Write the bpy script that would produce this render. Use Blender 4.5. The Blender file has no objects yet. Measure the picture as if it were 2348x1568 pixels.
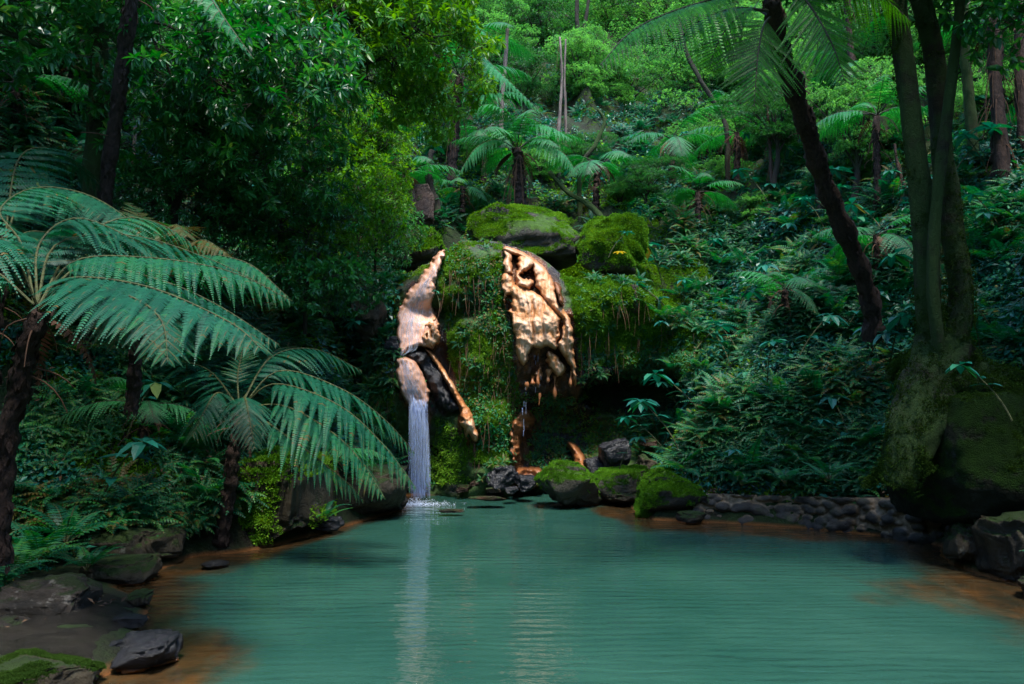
import bpy, math, random
import numpy as np
from mathutils import Vector
from mathutils.bvhtree import BVHTree

S = bpy.context.scene
COL = S.collection
rnd = random.Random(7)
RN = np.random.default_rng(11)

# ------------------------------------------------------------------ camera
W, H0, F = 2347.0, 1568.0, 1825.0
CAM = np.array([0.0, 0.0, 1.9])
PITCH = math.atan(125.0 / F)
cam = bpy.data.cameras.new("camera")
cam.sensor_width = 36.0
cam.lens = 36.0 * F / W
cam.clip_start = 0.05
cam.clip_end = 1000.0
camo = bpy.data.objects.new("camera", cam)
camo.location = CAM
camo.rotation_euler = (math.pi / 2 + PITCH, 0, 0)
COL.objects.link(camo)
S.camera = camo

# ------------------------------------------------------------------ light
SUN_EL, SUN_AZ = math.radians(67), math.radians(163)      # azimuth from +Y towards +X
world = bpy.data.worlds.new("World")
S.world = world
world.use_nodes = True
wn = world.node_tree
bg = wn.nodes.get("Background") or wn.nodes.new("ShaderNodeBackground")
sky = wn.nodes.new("ShaderNodeTexSky")
sky.sky_type = 'NISHITA'
sky.sun_disc = False
sky.sun_elevation = SUN_EL
sky.sun_rotation = SUN_AZ
sky.air_density = 1.0
sky.dust_density = 0.3
sky.ozone_density = 5.0
wn.links.new(sky.outputs[0], bg.inputs[0])
bg.inputs[1].default_value = 0.15
sun = bpy.data.lights.new("sun", 'SUN')
sun.energy = 2.2
sun.angle = math.radians(14)
sun.color = (1.0, 0.95, 0.86)
suno = bpy.data.objects.new("sun", sun)
sd = Vector((math.sin(SUN_AZ) * math.cos(SUN_EL), math.cos(SUN_AZ) * math.cos(SUN_EL), math.sin(SUN_EL)))
suno.rotation_euler = sd.to_track_quat('Z', 'Y').to_euler()
COL.objects.link(suno)
S.view_settings.view_transform = 'Standard'
S.view_settings.look = 'None'
S.view_settings.exposure = 2.0
S.view_settings.gamma = 1.0
S.render.engine = 'CYCLES'
S.cycles.max_bounces = 6
S.cycles.diffuse_bounces = 3
S.cycles.glossy_bounces = 3
S.cycles.transmission_bounces = 4
S.cycles.transparent_max_bounces = 8
S.cycles.use_denoising = True

# ------------------------------------------------------------------ maths
def ray(u, v):
    u = np.asarray(u, float); v = np.asarray(v, float)
    x = (u - W / 2) / F; t = (H0 / 2 - v) / F
    return np.stack([x, math.cos(PITCH) - t * math.sin(PITCH), math.sin(PITCH) + t * math.cos(PITCH)], -1)

def P(u, v, Y):
    d = ray(u, v)
    return CAM + d * (np.asarray(Y, float) / d[..., 1])[..., None]

def G(u, v, z=0.0):
    d = ray(u, v)
    return (CAM + d * ((z - CAM[2]) / d[..., 2])[..., None])

def nrm(a):
    return a / np.maximum(np.linalg.norm(a, axis=-1, keepdims=True), 1e-9)

def sst(a, b, x):
    t = np.clip((x - a) / (b - a), 0, 1)
    return t * t * (3 - 2 * t)

def _h(i, j, k, s):
    n = (i * 374761393 + j * 668265263 + k * 2147483647 + s * 1274126177) & 0xffffffff
    n = ((n ^ (n >> 13)) * 1274126177) & 0xffffffff
    return ((n ^ (n >> 16)) & 0xffff) / 65535.0 * 2 - 1

def vnoise(p, s=0):
    p = np.asarray(p, float)
    i = np.floor(p).astype(np.int64); f = p - i
    f = f * f * (3 - 2 * f)
    r = 0
    for a in (0, 1):
        for b in (0, 1):
            for c in (0, 1):
                w = (f[..., 0] if a else 1 - f[..., 0]) * (f[..., 1] if b else 1 - f[..., 1]) * (f[..., 2] if c else 1 - f[..., 2])
                r = r + w * _h(i[..., 0] + a, i[..., 1] + b, i[..., 2] + c, s)
    return r

def fbm(p, o=4, s=0, g=0.5):
    r = 0; a = 1.0; p = np.asarray(p, float)
    for k in range(o):
        r = r + a * vnoise(p, s + k * 17); p = p * 2.03 + 5.1; a *= g
    return r

def v3(x, y, z=0.0):
    x, y, z = np.broadcast_arrays(x, y, z)
    return np.stack([x, y, z], -1).astype(float)

def poly_sd(px, py, poly):
    """distance to polygon edge, positive outside"""
    poly = np.asarray(poly, float)
    d = np.full(px.shape, 1e9); ins = np.zeros(px.shape, bool)
    n = len(poly)
    for i in range(n):
        ax, ay = poly[i]; bx, by = poly[(i + 1) % n]
        ex, ey = bx - ax, by - ay
        wx, wy = px - ax, py - ay
        t = np.clip((wx * ex + wy * ey) / (ex * ex + ey * ey + 1e-12), 0, 1)
        d = np.minimum(d, np.hypot(wx - t * ex, wy - t * ey))
        c = ((ay > py) != (by > py)) & (px < (bx - ax) * (py - ay) / (by - ay + 1e-12) + ax)
        ins ^= c
    return np.where(ins, -d, d)

def smooth_poly(pts, k=2):
    pts = np.asarray(pts, float)
    for _ in range(k):
        nx = np.roll(pts, -1, 0)
        pts = np.stack([pts * .75 + nx * .25, pts * .25 + nx * .75], 1).reshape(-1, 2)
    return pts

# ------------------------------------------------------------------ mesh building
class Geo:
    def __init__(s):
        s.v = []; s.q = []; s.t = []; s.tint = []; s.n = 0
    def add(s, v, quads=None, tris=None, tint=0.5, mat=0):
        v = np.asarray(v, float).reshape(-1, 3)
        s.v.append(v)
        s.tint.append(np.broadcast_to(np.asarray(tint, float), (len(v),)))
        if quads is not None and len(quads):
            s.q.append((np.asarray(quads, np.int64) + s.n, mat))
        if tris is not None and len(tris):
            s.t.append((np.asarray(tris, np.int64) + s.n, mat))
        s.n += len(v)
        return s
    def arrays(s):
        v = np.concatenate(s.v); ti = np.concatenate(s.tint)
        q = np.concatenate([a for a, m in s.q]) if s.q else np.zeros((0, 4), int)
        qm = np.concatenate([np.full(len(a), m) for a, m in s.q]) if s.q else np.zeros(0, int)
        t = np.concatenate([a for a, m in s.t]) if s.t else np.zeros((0, 3), int)
        tm = np.concatenate([np.full(len(a), m) for a, m in s.t]) if s.t else np.zeros(0, int)
        return v, q, qm, t, tm, ti
    def mesh(s, name, mats, smooth=False, origin=None, attrs=None):
        v, q, qm, t, tm, ti = s.arrays()
        if origin is not None: v = v - np.asarray(origin)
        me = bpy.data.meshes.new(name)
        me.vertices.add(len(v)); me.vertices.foreach_set("co", v.astype(np.float32).ravel())
        nl = len(q) * 4 + len(t) * 3
        me.loops.add(nl)
        me.loops.foreach_set("vertex_index", np.concatenate([q.ravel(), t.ravel()]).astype(np.int32))
        me.polygons.add(len(q) + len(t))
        ls = np.concatenate([np.arange(len(q)) * 4, len(q) * 4 + np.arange(len(t)) * 3]).astype(np.int32)
        me.polygons.foreach_set("loop_start", ls)
        me.polygons.foreach_set("material_index", np.concatenate([qm, tm]).astype(np.int32))
        me.polygons.foreach_set("use_smooth", np.full(len(q) + len(t), smooth, bool))
        a = me.attributes.new("tint", 'FLOAT', 'POINT')
        a.data.foreach_set("value", ti.astype(np.float32))
        for k, val in (attrs or {}).items():
            a = me.attributes.new(k, 'FLOAT', 'POINT')
            a.data.foreach_set("value", np.asarray(val, np.float32).ravel())
        for m in (mats if isinstance(mats, (list, tuple)) else [mats]):
            me.materials.append(m)
        me.update(calc_edges=True)
        return me

def link(name, me, parent=None, loc=None):
    o = bpy.data.objects.new(name, me)
    COL.objects.link(o)
    if parent is not None: o.parent = parent
    if loc is not None: o.location = loc
    return o

def tag(o, label=None, cat=None, group=None, kind=None):
    if label: o['label'] = label
    if cat: o['category'] = cat
    if group: o['group'] = group
    if kind: o['kind'] = kind
    return o

def empty(name, loc, label, cat, group=None, rot=0.0):
    o = bpy.data.objects.new(name, None)
    o.empty_display_size = 0.2
    o.location = loc; o.rotation_euler = (0, 0, rot)
    COL.objects.link(o)
    return tag(o, label, cat, group)

def part(name, geo, mats, root, smooth=False, attrs=None):
    """geometry in world coordinates placed under a root Empty that only has a location"""
    return link(name, geo.mesh(name, mats, smooth, origin=np.array(root.location), attrs=attrs), root)

def bez(pts, n):
    pts = np.asarray(pts, float)
    t = np.linspace(0, 1, n)[:, None]
    if len(pts) == 3:
        return (1 - t) ** 2 * pts[0] + 2 * t * (1 - t) * pts[1] + t * t * pts[2]
    if len(pts) == 4:
        return (1 - t) ** 3 * pts[0] + 3 * t * (1 - t) ** 2 * pts[1] + 3 * t * t * (1 - t) * pts[2] + t ** 3 * pts[3]
    return catmull(pts, n)

def catmull(pts, n):
    pts = np.asarray(pts, float)
    if len(pts) == 2:
        return pts[0] + (pts[1] - pts[0]) * np.linspace(0, 1, n)[:, None]
    p = np.vstack([2 * pts[0] - pts[1], pts, 2 * pts[-1] - pts[-2]])
    m = len(pts) - 1
    x = np.linspace(0, m - 1e-6, n); i = x.astype(int); t = (x - i)[:, None]
    a, b, c, d = p[i], p[i + 1], p[i + 2], p[i + 3]
    return 0.5 * (2 * b + (c - a) * t + (2 * a - 5 * b + 4 * c - d) * t * t + (3 * b - a - 3 * c + d) * t ** 3)

def grid_quads(nr, nc, wrap=False):
    r = np.arange(nr - 1)[:, None]; c = np.arange(nc if wrap else nc - 1)[None, :]
    c2 = (c + 1) % nc
    return np.stack([r * nc + c, r * nc + c2, (r + 1) * nc + c2, (r + 1) * nc + c], -1).reshape(-1, 4)

def tube(g, pts, rad, ns=8, mat=0, tint=0.5, rough=0.0, seed=0, cap=True, freq=3.0, stretch=1.0):
    pts = np.asarray(pts, float); n = len(pts)
    rad = np.broadcast_to(np.asarray(rad, float), (n,)) if np.ndim(rad) == 0 or len(rad) == n else np.interp(np.linspace(0, 1, n), np.linspace(0, 1, len(rad)), rad)
    T = nrm(np.gradient(pts, axis=0))
    ref = np.array([0.0, 0, 1]) if abs(T[0][2]) < 0.9 else np.array([1.0, 0, 0])
    A = np.zeros_like(T); a = nrm(np.cross(ref, T[0]))
    for i in range(n):
        a = a - T[i] * np.dot(a, T[i]); a = a / (np.linalg.norm(a) + 1e-9); A[i] = a
    B = np.cross(T, A)
    th = np.linspace(0, 2 * math.pi, ns, endpoint=False)
    c, s_ = np.cos(th)[None, :, None], np.sin(th)[None, :, None]
    d = A[:, None] * c + B[:, None] * s_
    R = np.broadcast_to(rad[:, None], (n, ns)).copy()
    if rough:
        L = np.concatenate([[0], np.cumsum(np.linalg.norm(np.diff(pts, axis=0), axis=1))])
        q = v3(np.cos(th)[None] * freq * rad[:, None] * 4, np.sin(th)[None] * freq * rad[:, None] * 4, L[:, None] * freq / stretch)
        R *= 1 + rough * fbm(q, 3, seed)
    v = pts[:, None] + d * R[..., None]
    g.add(v, quads=grid_quads(n, ns, True), tint=tint, mat=mat)
    if cap:
        m = len(pts) * ns
        base = g.n - m
        for ring, p in ((0, pts[0]), (n - 1, pts[-1])):
            g.add(p[None], tint=tint)
            idx = np.arange(ns) + base + ring * ns
            tr = np.stack([idx, np.roll(idx, -1), np.full(ns, g.n - 1)], -1)
            g.t.append((tr, mat))

def frames(d, up):
    """rotation matrices with columns (x=side, y=d, z=normal)"""
    d = nrm(d); up = np.broadcast_to(up, d.shape)
    x = nrm(np.cross(d, up) + 1e-6); z = np.cross(x, d)
    return np.stack([x, d, z], -1)

def place(g, tv, tq, tt, R, T, sc, tint=0.5, mat=0):
    """instances of a template merged in one mesh"""
    N = len(T)
    if N == 0: return
    sc = np.broadcast_to(np.asarray(sc, float), (N,))
    v = np.einsum('nij,vj->nvi', R, tv) * sc[:, None, None] + T[:, None]
    off = (np.arange(N) * len(tv))[:, None, None]
    q = (tq[None] + off).reshape(-1, 4) if tq is not None and len(tq) else None
    t = (tt[None] + off).reshape(-1, 3) if tt is not None and len(tt) else None
    tn = np.repeat(np.broadcast_to(np.asarray(tint, float), (N,)), len(tv))
    g.add(v.reshape(-1, 3), q, t, tn, mat)

# leaf along +Y, normal +Z, unit length
def leaf_t(w=0.3, droop=0.15, fold=0.06):
    v = np.array([[0, 0, 0], [-w * .8, .35, fold], [0, .35, 0], [w * .8, .35, fold], [-w * .6, .7, fold - droop * .5], [0, .7, -droop * .5], [w * .6, .7, fold - droop * .5], [0, 1, -droop]])
    q = np.array([[1, 2, 5, 4], [2, 3, 6, 5]])
    t = np.array([[0, 2, 1], [0, 3, 2], [4, 5, 7], [5, 6, 7]])
    return v, q, t
def leaf_s(w=0.3, droop=0.1):
    v = np.array([[0, 0, 0], [-w * .5, .45, .03], [0, 1, -droop], [w * .5, .45, .03]])
    return v, np.array([[0, 3, 2, 1]]), None
LT = leaf_t(0.2, 0.2); LTW = leaf_t(0.27, 0.25); LS = leaf_s(0.42); LSN = leaf_s(0.3)

def rand_dirs(n, rg=RN):
    return nrm(rg.normal(size=(n, 3)))

# ------------------------------------------------------------------ materials
def nt(m):
    m.use_nodes = True
    t = m.node_tree; t.nodes.clear()
    return t
def N(t, kind, **kw):
    n = t.nodes.new('ShaderNode' + kind)
    for k, v in kw.items():
        if k in n.inputs.keys() if isinstance(k, str) else False: n.inputs[k].default_value = v
        elif hasattr(n, k): setattr(n, k, v)
    return n
def c4(c): return (c[0], c[1], c[2], 1)
def noise(t, vec, scale, detail=4, rough=0.6, dist=0.0):
    n = t.nodes.new('ShaderNodeTexNoise')
    n.inputs['Scale'].default_value = scale; n.inputs['Detail'].default_value = detail
    n.inputs['Roughness'].default_value = rough; n.inputs['Distortion'].default_value = dist
    if vec is not None: t.links.new(vec, n.inputs['Vector'])
    return n.outputs['Fac']
def ramp(t, fac, stops):
    r = t.nodes.new('ShaderNodeValToRGB')
    e = r.color_ramp.elements
    while len(e) > 1: e.remove(e[-1])
    e[0].position = stops[0][0]; e[0].color = c4(stops[0][1])
    for p, c in stops[1:]:
        x = e.new(p); x.color = c4(c)
    t.links.new(fac, r.inputs[0])
    return r.outputs[0]
def mix(t, fac, a, b):
    m = t.nodes.new('ShaderNodeMix'); m.data_type = 'RGBA'
    if isinstance(fac, float): m.inputs[0].default_value = fac
    else: t.links.new(fac, m.inputs[0])
    for s, x in ((6, a), (7, b)):
        if isinstance(x, tuple): m.inputs[s].default_value = c4(x)
        else: t.links.new(x, m.inputs[s])
    return m.outputs[2]
def math_(t, op, a, b=None, clamp=False):
    m = t.nodes.new('ShaderNodeMath'); m.operation = op; m.use_clamp = clamp
    for i, x in enumerate((a, b)):
        if x is None: continue
        if isinstance(x, (int, float)): m.inputs[i].default_value = x
        else: t.links.new(x, m.inputs[i])
    return m.outputs[0]
def attr(t, name):
    a = t.nodes.new('ShaderNodeAttribute'); a.attribute_name = name
    return a.outputs['Fac']
def pos(t, sc=(1, 1, 1)):
    c = t.nodes.new('ShaderNodeNewGeometry')
    m = t.nodes.new('ShaderNodeMapping'); m.inputs['Scale'].default_value = sc
    t.links.new(c.outputs['Position'], m.inputs[0])
    return m.outputs[0], c
def bump(t, h, strength=0.5, dist=0.02):
    b = t.nodes.new('ShaderNodeBump'); b.inputs['Strength'].default_value = strength; b.inputs['Distance'].default_value = dist
    t.links.new(h, b.inputs['Height'])
    return b.outputs[0]
def out(t, sh):
    o = t.nodes.new('ShaderNodeOutputMaterial'); t.links.new(sh, o.inputs[0])
def bsdf(t, col, rough=0.6, normal=None, spec=0.5):
    b = t.nodes.new('ShaderNodeBsdfPrincipled')
    if isinstance(col, tuple): b.inputs['Base Color'].default_value = c4(col)
    else: t.links.new(col, b.inputs['Base Color'])
    if isinstance(rough, (int, float)): b.inputs['Roughness'].default_value = rough
    else: t.links.new(rough, b.inputs['Roughness'])
    b.inputs['Specular IOR Level'].default_value = spec
    if normal is not None: t.links.new(normal, b.inputs['Normal'])
    return b

def leaf_mat(name, c1, c2, rough=0.4, trans=0.3, spec=0.5, c3=None, cy=None):
    m = bpy.data.materials.new(name); t = nt(m)
    ti = attr(t, "tint")
    oi = t.nodes.new('ShaderNodeObjectInfo')
    f = math_(t, 'ADD', ti, math_(t, 'MULTIPLY', math_(t, 'SUBTRACT', oi.outputs['Random'], 0.5), 0.25), True)
    st = [(0.0, c1), (0.6 if cy else 0.85, c2)] + ([(0.9, cy)] if cy else [])
    if c3: st.append((0.97, c3))
    col = ramp(t, f, st)
    b = bsdf(t, col, rough, spec=spec)
    tr = t.nodes.new('ShaderNodeBsdfTranslucent')
    hs = t.nodes.new('ShaderNodeHueSaturation'); hs.inputs['Hue'].default_value = 0.47; hs.inputs['Saturation'].default_value = 1.15; hs.inputs['Value'].default_value = 1.6
    t.links.new(col, hs.inputs['Color']); t.links.new(hs.outputs[0], tr.inputs[0])
    ms = t.nodes.new('ShaderNodeMixShader'); ms.inputs[0].default_value = trans
    t.links.new(b.outputs[0], ms.inputs[1]); t.links.new(tr.outputs[0], ms.inputs[2])
    out(t, ms.outputs[0])
    return m

def bark_mat(name, c1, c2, scale=8, stretch=0.15, rough=0.85, moss=None, mossf=0.5, bs=0.8):
    m = bpy.data.materials.new(name); t = nt(m)
    p, g = pos(t, (1, 1, stretch))
    n = noise(t, p, scale, 8, 0.7, 0.6)
    col = ramp(t, n, [(0.3, c1), (0.7, c2)])
    if moss:
        p2, _ = pos(t)
        n2 = noise(t, p2, 2.2, 5, 0.65)
        col = mix(t, math_(t, 'MULTIPLY', math_(t, 'SUBTRACT', n2, 0.5 - 0.1 * mossf), 4.0 * mossf, True), col, moss)
        n3 = noise(t, p2, 60, 3)
        n = math_(t, 'ADD', n, math_(t, 'MULTIPLY', n3, 0.4))
    b = bsdf(t, col, rough, bump(t, n, bs, 0.05), 0.3)
    out(t, b.outputs[0]); return m

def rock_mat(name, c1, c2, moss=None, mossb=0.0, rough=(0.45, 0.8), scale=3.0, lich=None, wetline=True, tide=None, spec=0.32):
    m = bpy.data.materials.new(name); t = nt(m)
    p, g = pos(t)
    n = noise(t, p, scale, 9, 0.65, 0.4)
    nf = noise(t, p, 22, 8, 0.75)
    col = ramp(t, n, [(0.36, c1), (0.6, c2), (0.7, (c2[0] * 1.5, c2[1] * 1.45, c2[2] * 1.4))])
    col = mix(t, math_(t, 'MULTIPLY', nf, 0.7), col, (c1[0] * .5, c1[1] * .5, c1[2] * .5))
    if lich:
        nl = noise(t, p, 5, 6, 0.7)
        col = mix(t, math_(t, 'MULTIPLY', math_(t, 'SUBTRACT', nl, 0.6), 9, True), col, lich)
    h = math_(t, 'ADD', math_(t, 'ADD', n, math_(t, 'MULTIPLY', nf, 0.35)), math_(t, 'MULTIPLY', noise(t, p, 90, 5, 0.8), 0.12))
    rg = t.nodes.new('ShaderNodeMapRange'); rg.inputs[3].default_value = rough[0]; rg.inputs[4].default_value = rough[1]
    t.links.new(n, rg.inputs[0]); r = rg.outputs[0]
    sx = t.nodes.new('ShaderNodeSeparateXYZ'); t.links.new(g.outputs['Position'], sx.inputs[0])
    if moss:
        sn = t.nodes.new('ShaderNodeSeparateXYZ'); t.links.new(g.outputs['Normal'], sn.inputs[0])
        nm = noise(t, p, 2.6, 6, 0.65)
        k = math_(t, 'ADD', math_(t, 'MULTIPLY', sn.outputs[2], 0.9), math_(t, 'MULTIPLY', math_(t, 'SUBTRACT', nm, 0.5), 2.6))
        k = math_(t, 'MULTIPLY', math_(t, 'ADD', k, mossb - 0.35), 4.0, True)
        mc = ramp(t, noise(t, p, 9, 5), [(0.3, (moss[0] * .45, moss[1] * .5, moss[2] * .5)), (0.7, moss)])
        col = mix(t, k, col, mc)
        r = math_(t, 'MAXIMUM', r, math_(t, 'MULTIPLY', k, 0.9))
        h = math_(t, 'ADD', h, math_(t, 'MULTIPLY', math_(t, 'MULTIPLY', noise(t, p, 70, 3), k), 0.9))
    if wetline:
        wz = math_(t, 'MULTIPLY', math_(t, 'SUBTRACT', 0.16, math_(t, 'ADD', sx.outputs[2], math_(t, 'MULTIPLY', n, 0.12))), 14, True)
        col = mix(t, wz, col, (0.012, 0.010, 0.009))
        r = math_(t, 'MULTIPLY', r, math_(t, 'SUBTRACT', 1.0, math_(t, 'MULTIPLY', wz, 0.55)))
    if tide:
        wz = math_(t, 'MULTIPLY', math_(t, 'SUBTRACT', 0.035, sx.outputs[2]), 60, True)
        col = mix(t, wz, col, tide)
    b = bsdf(t, col, r, bump(t, h, 1.0, 0.08), spec)
    out(t, b.outputs[0]); return m

M = {}
M['treefern'] = leaf_mat('tree fern leaf', (0.002, 0.042, 0.022), (0.007, 0.098, 0.048), 0.5, 0.25, 0.24, (0.10, 0.08, 0.02), (0.02, 0.15, 0.045))
M['treefern_backlit'] = leaf_mat('dark tree fern leaf', (0.008, 0.10, 0.010), (0.04, 0.32, 0.025), 0.4, 0.6, 0.4)  # green brightened: light passing through the fronds is put into the colour
M['treefern_mid'] = leaf_mat('light tree fern leaf', (0.008, 0.10, 0.035), (0.04, 0.23, 0.075), 0.5, 0.35, 0.35)
M['fern'] = leaf_mat('fern leaf', (0.002, 0.045, 0.024), (0.009, 0.125, 0.05), 0.5, 0.3, 0.3, (0.12, 0.09, 0.02), (0.045, 0.20, 0.03))
M['ginger'] = leaf_mat('broad glossy leaf', (0.002, 0.05, 0.034), (0.008, 0.13, 0.09), 0.4, 0.2, 0.4, (0.25, 0.2, 0.03), (0.03, 0.19, 0.06))
M['leather'] = leaf_mat('leathery leaf', (0.006, 0.07, 0.022), (0.04, 0.21, 0.05), 0.33, 0.38, 0.5, (0.10, 0.22, 0.04))
M['bright'] = leaf_mat('young bright leaf', (0.02, 0.13, 0.008), (0.11, 0.34, 0.025), 0.45, 0.45, 0.3)
M['pale'] = leaf_mat('pale canopy leaf', (0.025, 0.16, 0.04), (0.12, 0.40, 0.09), 0.5, 0.5, 0.3)
M['midleaf'] = leaf_mat('mid canopy leaf', (0.010, 0.085, 0.025), (0.05, 0.22, 0.05), 0.42, 0.4, 0.4)
M['mossleaf'] = leaf_mat('moss', (0.016, 0.075, 0.004), (0.09, 0.25, 0.013), 0.85, 0.25, 0.1, None, (0.17, 0.33, 0.03))
M['mossdark'] = leaf_mat('dark moss', (0.010, 0.03, 0.003), (0.04, 0.085, 0.010), 0.9, 0.2, 0.1)
M['litter'] = leaf_mat('dry leaf litter', (0.04, 0.022, 0.012), (0.15, 0.09, 0.05), 0.6, 0.2, 0.3)
M['yellowleaf'] = leaf_mat('fallen yellow leaf', (0.45, 0.35, 0.04), (0.55, 0.5, 0.1), 0.5, 0.3)
M['stem'] = bark_mat('frond stalk', (0.03, 0.035, 0.012), (0.09, 0.10, 0.03), 12, 1, 0.5)
M['stemdark'] = bark_mat('dark frond stalk', (0.012, 0.012, 0.006), (0.03, 0.035, 0.012), 12, 1, 0.45)
M['fernbark'] = bark_mat('tree fern trunk', (0.008, 0.005, 0.004), (0.07, 0.04, 0.03), 26, 0.5, 0.85)
M['bark'] = bark_mat('dark bark', (0.008, 0.007, 0.005), (0.04, 0.032, 0.024), 16, 0.3, 0.85, (0.02, 0.04, 0.008), 0.6, 1.0)
M['mossbark'] = bark_mat('mossy bark', (0.008, 0.007, 0.003), (0.034, 0.028, 0.012), 15, 0.6, 0.85, (0.024, 0.05, 0.008), 1.6, 1.0)
M['palebark'] = bark_mat('pale snag wood', (0.03, 0.02, 0.016), (0.26, 0.20, 0.17), 16, 0.12, 0.85, None, .5, 1.0)
M['twig'] = bark_mat('twig', (0.02, 0.015, 0.01), (0.07, 0.055, 0.035), 20, 1, 0.8)
M['dead'] = leaf_mat('dead frond', (0.04, 0.02, 0.012), (0.14, 0.075, 0.045), 0.8, 0.1, 0.2)
M['rock'] = rock_mat('dark rock', (0.014, 0.012, 0.007), (0.075, 0.058, 0.032), (0.035, 0.07, 0.010), -0.1, lich=(0.13, 0.13, 0.10), tide=(0.22, 0.07, 0.012), scale=4.5)
M['rockbare'] = rock_mat('grey rock', (0.012, 0.010, 0.008), (0.062, 0.048, 0.038), (0.028, 0.05, 0.010), -0.35, lich=(0.2, 0.19, 0.17), tide=(0.22, 0.07, 0.012))
M['rockwet'] = rock_mat('wet black rock', (0.008, 0.009, 0.012), (0.03, 0.03, 0.035), None, 0, rough=(0.12, 0.3), tide=(0.25, 0.08, 0.015), spec=0.5)
M['rockmoss'] = rock_mat('mossy rock', (0.02, 0.02, 0.015), (0.07, 0.065, 0.045), (0.085, 0.18, 0.02), 0.12, tide=(0.22, 0.07, 0.012))
M['rockred'] = rock_mat('rust stained rock', (0.018, 0.010, 0.006), (0.08, 0.036, 0.018), (0.04, 0.09, 0.012), -0.25, rough=(0.2, 0.5))
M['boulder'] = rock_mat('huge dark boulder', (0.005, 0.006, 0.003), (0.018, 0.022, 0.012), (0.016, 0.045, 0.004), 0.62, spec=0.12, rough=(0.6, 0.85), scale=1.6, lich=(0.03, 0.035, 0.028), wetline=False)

def ground_mat():
    m = bpy.data.materials.new('forest soil'); t = nt(m)
    p, g = pos(t)
    a = noise(t, p, 1.3, 8, 0.7); b_ = noise(t, p, 14, 6, 0.7)
    col = ramp(t, a, [(0.35, (0.012, 0.010, 0.005)), (0.48, (0.015, 0.035, 0.006)), (0.7, (0.03, 0.085, 0.010))])
    col = mix(t, math_(t, 'MULTIPLY', b_, 0.6), col, (0.02, 0.014, 0.008))
    sx = t.nodes.new('ShaderNodeSeparateXYZ'); t.links.new(g.outputs['Position'], sx.inputs[0])
    wz = math_(t, 'MULTIPLY', math_(t, 'SUBTRACT', 0.05, sx.outputs[2]), 20, True)
    col = mix(t, wz, col, (0.22, 0.08, 0.018))
    b = bsdf(t, col, 0.85, bump(t, math_(t, 'ADD', a, b_), 1.0, 0.12), 0.3)
    out(t, b.outputs[0]); return m
M['ground'] = ground_mat()

def water_mat():
    m = bpy.data.materials.new('milky pool water'); t = nt(m)
    sh = attr(t, "shallow")
    p, g = pos(t)
    cloud = noise(t, p, 0.5, 4, 0.6)
    deep = ramp(t, cloud, [(0.3, (0.011, 0.049, 0.037)), (0.7, (0.024, 0.078, 0.057))])
    pb, _ = pos(t, (1.6, 1, 1))
    sed = ramp(t, noise(t, pb, 1.8, 6, 0.65), [(0.35, (0.018, 0.016, 0.009)), (0.65, (0.075, 0.036, 0.012))])
    shn = math_(t, 'ADD', sh, math_(t, 'MULTIPLY', math_(t, 'SUBTRACT', noise(t, pb, 4.5, 8, 0.75), 0.5), 1.1))
    shn = math_(t, 'MULTIPLY', shn, math_(t, 'MULTIPLY', sh, 3.0, True), True)
    col = mix(t, shn, deep, sed)
    b = bsdf(t, col, 0.025, None, 0.5)
    b.inputs['IOR'].default_value = 1.42
    q, _ = pos(t, (0.9, 3.2, 1)); q2, _ = pos(t, (3.5, 9, 1)); q3, _ = pos(t, (0.18, 0.5, 1))
    w1 = noise(t, q, 1.9, 2, 0.45, 0.7); w2 = noise(t, q2, 2.2, 2, 0.5, 0.3); w3 = noise(t, q3, 1.0, 2)
    amp = math_(t, 'ADD', math_(t, 'MULTIPLY', math_(t, 'SUBTRACT', w3, 0.35), 2.6, True), 0.25)
    wv = t.nodes.new('ShaderNodeTexWave'); wv.wave_type = 'BANDS'; wv.bands_direction = 'Y'; wv.wave_profile = 'SIN'
    wv.inputs['Scale'].default_value = 2.1; wv.inputs['Distortion'].default_value = 9.0; wv.inputs['Detail'].default_value = 2; wv.inputs['Detail Scale'].default_value = 0.7
    pw, _ = pos(t, (0.35, 1, 1)); t.links.new(pw, wv.inputs['Vector'])
    h = math_(t, 'ADD', math_(t, 'MULTIPLY', math_(t, 'ADD', w1, math_(t, 'MULTIPLY', wv.outputs['Fac'], 0.2)), amp), math_(t, 'MULTIPLY', w2, 0.25))
    t.links.new(bump(t, h, 0.34, 0.05), b.inputs['Normal'])
    out(t, b.outputs[0]); return m
M['water'] = water_mat()

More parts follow.
